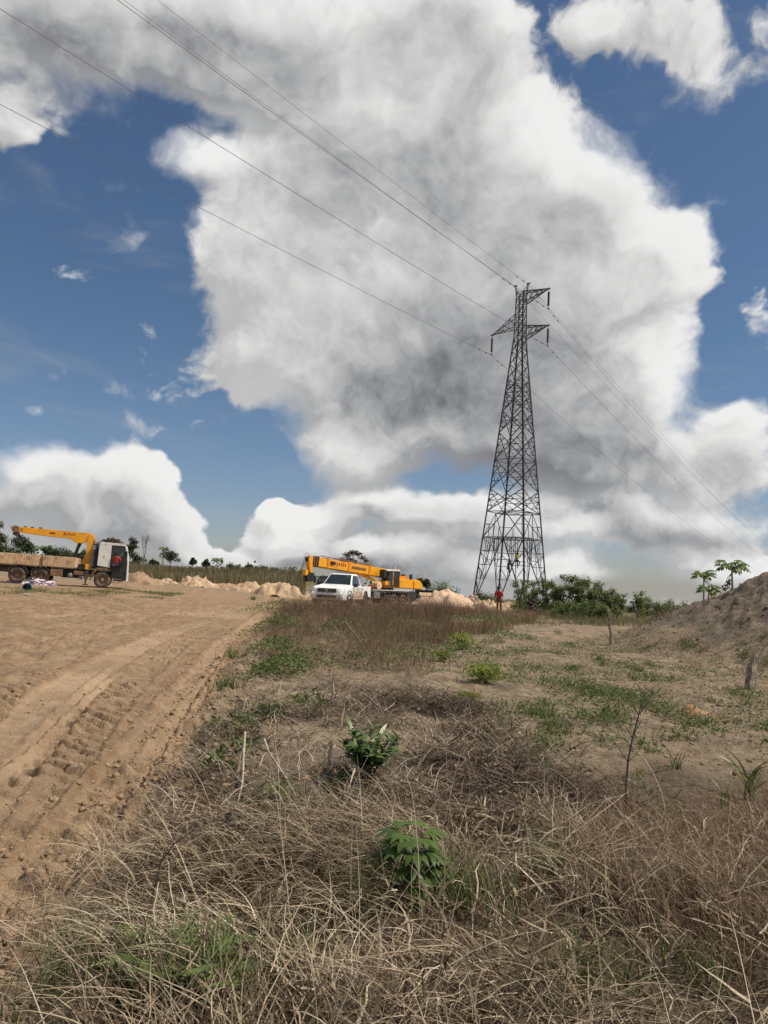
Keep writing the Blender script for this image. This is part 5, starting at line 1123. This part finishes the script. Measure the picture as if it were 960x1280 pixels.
    def crumbs(B, s, mt, nm, lab):
        n = len(B); V = ico[None]*(s[:, None, None])*rng.uniform(.6, 1.25, (n, 12, 1))*np.array([1, 1, .65]) + B[:, None]
        Fc = (fi[None]+12*np.arange(n)[:, None, None]).reshape(-1, 3); o = np_mesh(nm, V.reshape(-1, 3), Fc, mt); tag(o, lab, 'soil clods', kind='stuff')
    y = rng.uniform(2.5, 26, 8000); x = road_edge(y) + rng.normal(.05, .35, len(y)) - np.abs(rng.normal(0, .5, len(y)))*(rng.random(len(y)) < .25); z = HA(x, y)
    crumbs(np.stack([x, y, z], -1), .007+.035*rng.random(len(y))**4, M['crumb'], 'track_edge_clods', 'small crumbled clods along the edge of the wheel tracks')
    y = rng.uniform(3.5, 30, 7500); x = road_edge(y) - rng.uniform(.2, 9, len(y)); z = HA(x, y)
    crumbs(np.stack([x, y, z], -1), .007+.03*rng.random(len(y))**5, M['crumb'], 'road_clods', 'scattered clods of earth on the dirt road')
    B = scatter(2600, [(700,810),(800,778),(850,765),(925,728),(1000,700),(1300,640),(1300,1000),(960,930),(860,860)], (9, 30), (4, 20)); B[:, 2] = HA(B[:, 0], B[:, 1])
    crumbs(B, .012+.06*rng.random(len(B))**5, M['fcrumb'], 'slope_clods', 'rough clods of earth on the slope at the right')
    B = scatter(8000, PF, (4.5, 24), (-1.5, 14)); B[:, 2] = HA(B[:, 0], B[:, 1])
    crumbs(B, .005+.03*rng.random(len(B))**5, M['fcrumb'], 'field_clods', 'tiny clods scattered over the sandy right field')
field()

# ------------------------------------------------------------------ individual small plants
def tuft(name, px, py, n, L, w, mt, label, cat, spread=.05, t1=(.6, 1.6), k=6, group=None, seed=0, t0=(0, .5)):
    g = np.random.default_rng(seed+px); c = G(px, py); B = np.stack([g.normal(0, spread, n), g.normal(0, spread, n), np.zeros(n)-.01], -1)
    A = ribbons(B, g.uniform(0, 2*pi, n), g.uniform(.6, 1, n)*L, g.uniform(*t0, n), g.uniform(*t1, n), w*g.uniform(.7, 1.1, n), k, gen=g)
    return veg(name, [A], mt, label, cat, group, loc=c)
tuft('corn_sprout', 936, 1000, 11, .62, .028, DKGREEN, 'dark green corn sprout with long arching leaves at the right edge', 'corn plant', .02, (1.2, 2.2), 8, 'corn sprouts on the field')
tuft('corn_sprout', 905, 1008, 6, .30, .018, DKGREEN, 'small corn sprout lying low left of the large arching one', 'corn plant', .03, (1.2, 2.0), 7, 'corn sprouts on the field')
tuft('corn_sprout', 846, 965, 14, .24, .014, GRASS, 'fresh green upright sprout right of the dead sapling', 'corn plant', .03, (.4, 1.5), 6, 'corn sprouts on the field')
tuft('corn_sprout', 828, 966, 9, .18, .014, DKGREEN, 'dark low sprout touching the fresh green one', 'corn plant', .03, (.9, 1.7), 6, 'corn sprouts on the field')
tuft('corn_sprout', 710, 975, 12, .24, .010, GRASS, 'thin pale green sprout left of the dead sapling above the moss tuft', 'corn plant', .03, (.3, 1.9), 6, 'corn sprouts on the field')
tuft('corn_sprout', 853, 912, 16, .26, .012, GRASS, 'bright green grass sprout left of the orange clod', 'corn plant', .05, (.3, 1.3), 5, 'corn sprouts on the field')
tuft('corn_sprout', 932, 885, 18, .30, .012, GRASS, 'green grass sprout right of the orange clod', 'corn plant', .06, (.3, 1.3), 5, 'corn sprouts on the field')
tuft('corn_sprout', 798, 968, 5, .10, .012, LIME, 'tiny yellow green sprout beside the dead sapling', 'corn plant', .01, (.3, 1.1), 4, 'corn sprouts on the field')
tuft('corn_sprout', 856, 1015, 6, .14, .013, LIME, 'tiny pale sprout below the dark one near the corn', 'corn plant', .02, (.2, 1.0), 4, 'corn sprouts on the field')
tuft('moss_tuft', 712, 1002, 420, .11, .004, leafmat('olive_moss', [(0, (.05, .05, .012)), (.6, (.13, .13, .03)), (1, (.22, .20, .05))], .2), 'rounded olive green tuft beside the end of the brushwood', 'grass tuft', .055, (.6, 1.5), 3)
tuft('grass_tuft', 290, 822, 60, .34, .014, GRASS, 'green grass tuft on the right edge of the track, farthest of three', 'grass tuft', .10, (.5, 1.5), 4, 'green tufts along the track edge')
tuft('grass_tuft', 285, 862, 90, .32, .012, GRASS, 'green grass tuft on the right edge of the track, middle of three', 'grass tuft', .13, (.5, 1.6), 4, 'green tufts along the track edge')
tuft('grass_tuft', 262, 925, 130, .26, .006, leafmat('grey_green_grass', [(0, (.08, .09, .04)), (1, (.22, .21, .12))], .2), 'grey green fine grass tuft on the track edge, nearest of three', 'grass tuft', .10, (.3, 1.4), 4, 'green tufts along the track edge')
tuft('grass_tuft', 316, 750, 40, .4, .04, DKGREEN, 'small dark green tuft alone on the bare ground left of the pickup', 'grass tuft', .12, (.3, 1.2), 4)
def bushlet(name, px, py, r, h, n, sz, mt, label, cat='bush', group=None, seed=1, asp=.4, stems=6):
    g = np.random.default_rng(seed); c = G(px, py); e = empty(name, c, 0, label, cat, group); mb = MB(); C = []; n = int(n*1.9)
    for i in range(stems):
        a = 2*pi*i/stems+g.uniform(-.4, .4); t = Vector((cos(a)*r*g.uniform(.3, .9), sin(a)*r*g.uniform(.3, .9), h*g.uniform(.55, 1))); m = t*.5+Vector((0, 0, h*.1))
        mb.path([(0, 0, -.02), tuple(m), tuple(t)], [.012*r/.3, .008*r/.3, .004*r/.3], 5)
        for q in range(n//stems): s = g.uniform(.35, 1); C.append(np.array(m.lerp(t, (s-.35)/.65) if s > .35 else m) + g.normal(0, r*.30, 3)*[1, 1, .7])
    mb.build('stems', M['bark'], e); C = np.array(C); C[:, 2] = np.maximum(C[:, 2], .01)
    veg('foliage', [leaves(C, g.uniform(.7, 1.2, len(C))*sz, g, asp=asp, v=np.clip(g.beta(2, 2, len(C)), 0, 1))], mt, parent=e); return e
bushlet('lime_bush', 605, 855, .34, .30, 420, .07, LIME, 'bright yellow green bush, right one on the sandy field', group='yellow green bushes', seed=3)
bushlet('lime_bush', 584, 880, .15, .16, 260, .05, LIME, 'small round yellow green bush below the larger bright one', group='yellow green bushes', seed=4)
bushlet('lime_bush', 578, 812, .36, .36, 300, .08, LIME, 'yellow green bush at the right foot of the brown weeds', group='yellow green bushes', seed=5)
bushlet('lime_bush', 552, 828, .22, .25, 200, .07, LIME, 'small lime bush tucked against the brown weeds', group='yellow green bushes', seed=6)
def bush_at(px, dist, r, h, n, sz, mt, label, group=None, seed=1, name='bush', cat='bush'):
    x = P(px, 740, dist)[0]; g = np.random.default_rng(seed); e = empty(name, (x, dist, H(x, dist)), 0, label, cat, group); mb = MB(); C = []
    for i in range(7):
        a = 2*pi*i/7+g.uniform(-.4, .4); t = Vector((cos(a)*r*g.uniform(.3, .9), sin(a)*r*g.uniform(.3, .9), h*g.uniform(.6, 1)))
        mb.path([(0, 0, -.05), tuple(t*.5+Vector((0, 0, h*.12))), tuple(t)], [.03, .02, .01], 5)
        for q in range(n//7): s = g.uniform(.2, 1); C.append(np.array(t*s) + g.normal(0, r*.22, 3))
    mb.build('stems', M['bark'], e); C = np.array(C); C[:, 2] = np.maximum(C[:, 2], .02)
    veg('foliage', [leaves(C, g.uniform(.7, 1.2, len(C))*sz, g, v=g.beta(2, 2, len(C)))], mt, parent=e); return e
bush_at(651, 58, .95, 1.15, 700, .16, LIME, 'yellowish bush between the person in red and the crouching people', seed=8, name='yellow_bush')
bush_at(552, 100, 1.7, 2.6, 1600, .26, BUSH, 'round green bush behind the sand pile right of the crane', 'bushes behind the sand piles', 9)
bush_at(541, 102, 1.3, 2.1, 900, .26, BUSH, 'smaller green bush touching the round one right of the crane', 'bushes behind the sand piles', 10)
bush_at(564, 104, 1.3, 1.9, 900, .26, TREE, 'dark low bush at the right end of the sand pile', 'bushes behind the sand piles', 11)
bush_at(602, 105, 1.2, 1.5, 700, .26, TREE, 'dark low bush seen through the left leg of the tower', 'bushes behind the sand piles', 12)
bush_at(614, 108, 1.2, 1.2, 600, .26, BUSH, 'low bush just left of the person in red', 'bushes behind the sand piles', 14)

def leafy_shrub():     # upright lance-shaped leaves on several stems
    c = G(458, 985); g = np.random.default_rng(77); e = empty('leafy_shrub', c, 0, 'dark green shrub with long pointed leaves in the middle of the brushwood', 'shrub'); e.scale = (1.7, 1.7, 1.05); mb = MB(); Ls = []
    for i in range(17):
        a = g.uniform(0, 2*pi); rr = g.uniform(.03, .19); tip = Vector((cos(a)*rr, sin(a)*rr, g.uniform(.26, .43))); mid = tip*.5+Vector((0, 0, .06)); mb.path([(0, 0, -.03), tuple(mid), tuple(tip)], [.006, .004, .003], 5)
        for q in range(26):
            s = g.uniform(.05, 1); p = tip*(.30+.7*s)+Vector((0, 0, .03*(1-s))); b = g.uniform(0, 2*pi); Ls.append((p.x, p.y, p.z, b, g.uniform(.05, .12), g.uniform(.1, 1.5)))
    mb.build('stems', M['bark'], e); Ls = np.array(Ls); n = len(Ls)
    V = []; k = 4
    prof = [.25, 1, .95, .6, .05]; A = np.zeros((n, k+1, 2, 3)); P0 = Ls[:, :3].copy(); az = Ls[:, 3]
    for i in range(k+1):
        w = .011*prof[i]; s = np.stack([-np.sin(az), np.cos(az), g.normal(0, .3, n)], -1)*w; A[:, i, 0] = P0-s; A[:, i, 1] = P0+s
        t = Ls[:, 5]+.6*i/k; st = Ls[:, 4]/k; P0 = P0 + np.stack([np.cos(az)*np.sin(t)*st, np.sin(az)*np.sin(t)*st, np.cos(t)*st], -1)
    idx = np.arange(n)[:, None]*(2*(k+1)) + 2*np.arange(k)[None]; Fc = np.stack([idx, idx+1, idx+3, idx+2], -1).reshape(-1, 4)
    v = np.clip(g.beta(2, 2, n), 0, 1); v[g.random(n) < .04] = 1
    np_mesh('leaves', A.reshape(-1, 3), Fc, leafmat('glossy_leaves', [(0, (.045, .075, .018)), (.5, (.09, .15, .035)), (.9, (.15, .22, .06)), (1, (.55, .57, .36))], .25, .4, .5), e, dict(v=np.repeat(v, 2*(k+1))))
leafy_shrub()
def palmate(c, dirv, size, lobes, g, droop=.5, wid=.17):
    """one lobed leaf: lobes fan out from the petiole end"""
    V, Fc, A = [], [], []; az0 = atan2(dirv[1], dirv[0]); vv = g.uniform(.2, .9)
    for i in range(lobes):
        a = az0 + (i-(lobes-1)/2)*(4.2/lobes); L = size*(1-.35*abs(i-(lobes-1)/2)/((lobes-1)/2)); P0 = np.array(c, float); pr = [.25, .9, 1, .62, .04]; b = len(V)
        for q in range(5):
            w = L*wid*pr[q]; t = pi/2-.25+droop*q/4+dirv[2]; s = np.array([-sin(a), cos(a), g.normal(0, .05)])*w
            V += [P0-s, P0+s]; P0 = P0 + np.array([cos(a)*sin(t), sin(a)*sin(t), cos(t)])*L/4
        Fc += [[b+2*q, b+2*q+1, b+2*q+3, b+2*q+2] for q in range(4)]; A += [vv]*10
    return np.array(V), np.array(Fc), np.array(A)
def cassava(name, px, py, h, spread, nl, size, label, cat, seed, mt=DKGREEN, lobes=5):
    c = G(px, py); g = np.random.default_rng(seed); e = empty(name, c, 0, label, cat); top = Vector((.01, 0, h*.75)); MB().path([(0, 0, -.03), (.02, 0, h*.4), tuple(top)], [.008, .007, .005], 6).build('stem', M['bark'], e)
    pet = MB()
    for i in range(nl):
        a = 2*pi*i*.382+g.uniform(-.2, .2); q = i/nl; s0 = Vector((.01, 0, h*(.3+.45*q))); t = Vector((cos(a)*spread*(1.1-.55*q), sin(a)*spread*(1.1-.55*q), h*(.42+.58*q)+g.uniform(-.03, .03)))
        pet.path([tuple(s0), tuple(s0.lerp(t, .6)+Vector((0, 0, .02))), tuple(t)], [.003, .0025, .002], 5)
        veg('leaf', [palmate(t, (cos(a), sin(a), .1+.5*(1-q)), size*g.uniform(.75, 1.15), lobes, g, .9)], mt, parent=e)
    pet.build('leaf_stalks', M['berry'], e)
cassava('broadleaf_sapling', 512, 1130, .36,   .14, 36, .12, 'dark green broad-leaved sapling standing in the pale dry grass', 'sapling', 5, leafmat('sapling_leaves', [(0, (.035, .062, .012)), (.5, (.068, .115, .02)), (.85, (.11, .165, .032)), (1, (.24, .24, .05))], .3, .5, .4), 7)
def fern(px, py, label, seed, nf=7, L=.34):
    c = G(px, py); g = np.random.default_rng(seed); e = empty('ferny_plant', c+Vector((0, 0, .06)), 0, label, 'fern')
    for i in range(nf):
        a = 2*pi*i/nf+g.uniform(-.3, .3); ps = []; n = 16; P0 = np.array([0, 0, 0.]); C = []; D = []
        for k in range(n):
            t = .5+1.1*k/n; P0 = P0+np.array([cos(a)*sin(t), sin(a)*sin(t), cos(t)])*L/n
            for s in (-1, 1): C.append(P0.copy()); D.append(a+s*1.25)
        C = np.array(C); m = len(C); w = np.repeat(np.sin(np.linspace(.3, pi-.15, n)), 2)
        veg('frond', [ribbons(C, np.array(D), .075*w+.01, np.full(m, 1.35), np.full(m, 1.8), .013, 3, rng.uniform(.2, .8, m), gen=g)], GRASS if i % 2 else DKGREEN, parent=e)
fern(215, 1262, 'green ferny plant half hidden under the dry grass at the lower left', 4)
fern(262, 1268, 'darker ferny plant right of the other one at the lower left', 6, 5, .22)

# ------------------------------------------------------------------ trees
def blob_pts(g, blobs, n):
    C = []; tot = sum(b[3]**2 for b in blobs)
    for (x, y, z, r, f) in blobs:
        m = max(8, int(n*r*r/tot)); d = g.normal(size=(m, 3)); d /= np.linalg.norm(d, axis=1)[:, None]; rr = r*g.random(m)**.42
        rr *= 1+.35*np.sin(d[:, 0]*5+x*3)*np.cos(d[:, 1]*4+z*2); C.append(np.array([x, y, z]) + d*rr[:, None]*[1, 1, f])
    return np.vstack(C)
def tree(px, dist, top_py, w_px, kind, label, seed, group='trees along the far edge of the field', base_off=0, lean=0, name=None):
    g = np.random.default_rng(seed); p = P(px, top_py, dist); x = p[0]; z0 = H(x, dist)+base_off; h = max(1.2, p[2]-z0); w = w_px*dist/F
    e = empty(name or {'palm': 'papaya_tree', 'bare': 'bare_tree', 'flat': 'umbrella_tree'}.get(kind, 'broadleaf_tree'), (x, dist, z0), 0, label, 'tree', group)
    tr = max(.05, h*.018); blobs = []; tk = MB(); sz = max(.14, dist*.0020)
    if kind == 'round':
        fork = Vector((lean*h*.3, 0, h*.35)); tk.path([(0, 0, -.3), (lean*h*.1, 0, h*.18), tuple(fork)], [tr*1.3, tr, tr*.8], 8)
        nb = 7
        for i in range(nb):
            a = 2*pi*i/nb+g.uniform(-.4, .4); r = w*g.uniform(.16, .27); q = Vector((lean*h+cos(a)*w*g.uniform(.1, .36), sin(a)*w*g.uniform(.1, .36), h*g.uniform(.5, .84)))
            blobs.append((q.x, q.y, q.z, r, .75)); tk.path([tuple(fork), tuple(fork.lerp(q, .6)+Vector((0, 0, -.05*h))), tuple(q)], [tr*.6, tr*.4, tr*.15], 6)
        blobs.append((lean*h, 0, h-w*.2, w*.22, .9)); blobs.append((lean*h, 0, h*.62, w*.26, .7)); n = 1500
    elif kind == 'low':
        for i in range(8):
            a = g.uniform(0, 2*pi); q = Vector((g.uniform(-.42, .42)*w, g.uniform(-.3, .3)*w, h*g.uniform(.25, .82))); blobs.append((q.x, q.y, q.z, min(w*.24, h*.35)*g.uniform(.7, 1.1), .8)); tk.path([(q.x*.2, 0, -.2), tuple(q*.6), tuple(q)], [tr, tr*.6, tr*.2], 6)
        n = 1300
    elif kind == 'flat':
        fork = Vector((w*.12, 0, h*.45)); tk.path([(w*.2, 0, -.3), (w*.17, 0, h*.25), tuple(fork)], [tr*1.1, tr*.9, tr*.7], 8)
        for (dx, dz, r) in ((-.36, .72, .15), (-.22, .84, .17), (-.05, .9, .19), (.12, .88, .16), (.28, .80, .13), (.40, .73, .10), (-.12, .74, .14), (.05, .70, .10)):
            q = Vector((dx*w, g.uniform(-.2, .2)*w, h*dz)); blobs.append((q.x, q.y, q.z, r*w, .48)); tk.path([tuple(fork), tuple(fork.lerp(q, .5)+Vector((0, 0, -.04*h))), tuple(q)], [tr*.5, tr*.32, tr*.12], 6)
        n = 1300
    elif kind == 'palm':
        hh = h*.86; tk.path([(0, 0, -.3), (lean*hh*.4, 0, hh*.5), (lean*hh, 0, hh)], [tr*1.25, tr*1.0, tr*.7], 8)
        tk.build('trunk', M['pbark'], e); top = Vector((lean*hh, 0, hh)); st = MB()
        nl = 17
        for i in range(nl):
            a = 2*pi*i*.382; q = i/nl; L = w*.5*g.uniform(.6, .85); el = .9-1.25*q; t = top+Vector((cos(a)*cos(el)*L, sin(a)*cos(el)*L, sin(el)*L*.6+(h-hh)*.5))
            m = top.lerp(t, .55)+Vector((0, 0, .10*L)); st.path([tuple(top), tuple(m), tuple(t)], [.035, .028, .02], 5)
            veg('leaf', [palmate(t, (cos(a), sin(a), .25+.5*q), w*.25*g.uniform(.8, 1.2), 7, g, 1.0, .21)], DKGREEN, parent=e)
        for i in range(3):      # withered leaves hanging down
            a = g.uniform(0, 2*pi); t = top+Vector((cos(a)*w*.34, sin(a)*w*.2, -h*.16-h*.05*i)); st.path([tuple(top-Vector((0, 0, .15))), tuple(top.lerp(t, .6)+Vector((0, 0, .1))), tuple(t)], [.025, .02, .012], 5)
            veg('withered_leaf', [leaves(np.array(t)+g.normal(0, .05, (14, 3))*[1, 1, 2], .26, g, droop=2)], TWIG, parent=e)
        st.build('leaf_stalks', M['berry'], e)
        return e
    else:   # bare
        def grow(p, d, L, r, lv):
            pts = [p]; q = p.copy()
            for k in range(3): d = (d+Vector(g.normal(0, .13, 3))).normalized(); q = q+d*L/3; pts.append(q.copy())
            tk.path(pts, [r, r*.85, r*.7, r*.5], 5 if lv else 7)
            if lv >= 4: return
            for k in range(3 if lv < 2 else 3):
                a = g.uniform(0, 2*pi); nd = (d+Vector((cos(a)*(w/h)*1.0, sin(a)*(w/h), g.uniform(-.1, .35)))).normalized(); grow(pts[-1 if k else -2], nd, L*g.uniform(.55, .8), r*.58, lv+1)
        grow(Vector((0, 0, -.2)), Vector((lean, 0, 1)), h*.36, tr*1.0, 0)
        n = 0
    tk.build('trunk' if kind != 'bare' else 'branches', M['greybark'] if kind == 'bare' else M['bark'], e)
    if n:
        C = blob_pts(g, blobs, n); C[:, 2] = np.maximum(C[:, 2], .1)
        veg('crown', [leaves(C, g.uniform(.8, 1.4, len(C))*sz, g, v=np.clip(g.beta(2, 2, len(C)), 0, 1), asp=.6)], RUSTL if kind == 'flat' else (TREE if dist > 70 else BUSH), parent=e)
    return e
T = [(26,128,668,24,'round','broad tree showing above the truck bed beside the boom hook'),(8,118,680,26,'low','dark low tree at the left picture edge above the truck bed'),(110,138,686,22,'low','low tree showing between the loader column and the cab'),(70,140,688,40,'low','wide low hedge of trees above the middle of the truck bed'),
 (0,120,651,26,'round','tall dark tree at the left picture edge behind the truck bed'),(14,126,673,34,'low','low dense tree behind the hook of the loader crane'),
 (36,122,676,22,'round','dark tree below the tip of the yellow loader boom'),(48,132,684,20,'palm','palm-like tree under the middle of the loader boom'),(62,128,681,22,'round','round dark tree under the middle of the loader boom'),
 (80,130,683,30,'low','low tree right of the middle of the loader boom'),(98,136,686,30,'low','low tree seen behind the loader crane column'),
 (140,140,672,40,'flat','flat topped tree rising just above the cab roof of the truck'),(165,118,671,19,'round','dark tree immediately right of the white truck cab'),(172,135,690,24,'low','low bush at the foot of the bare pale tree'),
 (184,125,660,17,'bare','pale bare tree right of the white truck cab'),(205,120,684,13,'palm','small palm-like tree left of the wide round tree'),(214,124,688,26,'round','wide round tree in the field, largest between the truck and the crane'),
 (196,132,699,14,'low','low bush left of the small palm-like tree'),(241,130,697,10,'round','narrow dark tree standing alone right of the wide round tree'),(258,126,699,11,'round','small round tree, left of the pair by the open-crowned one'),
 (272,124,699,17,'palm','open-crowned tree with thin stems in the field'),(292,130,704,18,'low','low wide tree right of the open-crowned one'),(312,130,705,13,'round','dark round tree in the middle of the far row'),
 (326,132,708,16,'low','low bush near the right end of the far row'),(350,128,711,24,'low','green bush behind the largest earth pile'),(372,132,716,20,'low','green bush left of the crane boom head'),(338,135,708,9,'bare','small bare tree at the right end of the far row'),
 (443,115,685,37,'flat','umbrella shaped tree above the crane boom'),(492,118,691,38,'bare','wide bare tree behind the crane operator cab'),(515,122,706,28,'bare','smaller bare tree behind the crane counterweight'),
 (526,118,722,14,'round','small tree with two round heads right of the crane'),(534,118,724,9,'round','tiny round tree right of the two headed one'),
 (480,124,700,14,'bare','thin bare tree left of the wide bare tree')]
for i, t in enumerate(T): tree(*t, seed=300+i)
# shrubs to the right of the tower: fans of stems with leaf clusters at their ends
def fan_shrub(px, dist, top_py, w_px, label, seed, n=1500, mt=BUSH, ns=9):
    g = np.random.default_rng(seed); p = P(px, top_py, dist); x = p[0]; z0 = H(x, dist); h = max(1, p[2]-z0); w = w_px*dist/F; e = empty('cassava_bush', (x, dist, z0), 0, label, 'bush', 'green bushes right of the tower')
    mb = MB(); blobs = []
    for i in range(ns):
        a = 2*pi*i/ns+g.uniform(-.3, .3); rr = w*.5*g.uniform(.15, .9); t = Vector((cos(a)*rr, sin(a)*rr*.8, h*g.uniform(.55, .93))); m = Vector((t.x*.45, t.y*.45, t.z*.55))
        mb.path([(t.x*.1, t.y*.1, -.1), tuple(m), tuple(t)], [.035, .026, .014], 5); r = g.uniform(.14, .22)*w*.9
        blobs.append((t.x, t.y, t.z, min(r, h*.24), .8)); q = m.lerp(t, .3)+Vector(g.normal(0, w*.05, 3)); blobs.append((q.x, q.y, q.z, min(r, h*.2)*.8, .8))
    mb.build('stems', M['pbark'], e); C = blob_pts(g, blobs+[(g.uniform(-.4, .4)*w, g.uniform(-.2, .2)*w, h*g.uniform(.15, .5), w*.2, .8) for _ in range(6)], int(n*1.7)); C[:, 2] = np.maximum(C[:, 2], .05)
    veg('foliage', [leaves(C, g.uniform(.11, .21, len(C)), g, v=np.clip(g.beta(2, 2, len(C)), 0, 1), asp=.4, droop=.4)], mt, parent=e)
for i, (px, dist, tp, w, lab, n) in enumerate([(652,50,722,24,'thin leafy bush in front of the left middle tower leg',700),(664,54,726,26,'green bush standing right behind the crouching people',900),(680,52,722,34,'leafy green bush in front of the right tower legs',1500),
 (700,50,721,36,'dense bush right of the tower, left of the tallest bush',1700),(722,47,714,40,'tallest green bush right of the tower',2100),(742,46,722,42,'dense dark bush right of the tallest one',2100),(762,46,736,34,'dense bush at the right end of the tall group',1500),
 (776,50,741,22,'open pale bush right of the tall group',600),(798,50,738,24,'slender bush with stems showing in the low right group',700),(806,56,745,28,'bush behind the slender one in the low right group',900),(826,54,748,32,'low green bush near the foot of the earth slope',1200),
 (844,55,752,26,'last low green bush against the earth slope',900),(712,44,748,50,'low leafy undergrowth in front of the tallest bush',1300),(745,43,752,46,'low leafy undergrowth in front of the dense dark bush',1200)]):
    fan_shrub(px, dist, tp, w, lab, 400+i, n, BUSH)
tree(880, 52, 714, 32, 'palm', 'left papaya tree rising behind the earth slope', 501, 'papaya trees behind the slope', name='papaya_tree')
tree(917, 48, 702, 43, 'palm', 'right and larger papaya tree rising behind the earth slope', 502, 'papaya trees behind the slope', name='papaya_tree', lean=-.03)
tree(886, 46, 733, 30, 'palm', 'small papaya crown low against the earth slope below the left papaya tree', 503, 'papaya trees behind the slope', name='papaya_tree')
# a far-off belt of woodland that closes the plain beyond
def woods():
    ps = []; g = np.random.default_rng(9)
    for k in range(520):
        a = g.uniform(-1.3, 1.3); d = g.uniform(230, 330); x, y = d*sin(a), d*cos(a); z = H(x, y); r = g.uniform(2.5, 5); C = g.normal(0, 1, (60, 3)); C /= np.linalg.norm(C, axis=1)[:, None]
        C = C*r*g.uniform(.6, 1, (60, 1))*[1, 1, .7]+[x, y, z+r*.5]; ps.append(leaves(C, 1.1, g, v=g.uniform(.1, .9)+g.normal(0, .1, 60), asp=.7))
    veg('far_woodland', ps, TREE, 'far dark belt of woodland closing the plain', 'woodland', kind='stuff')
woods()
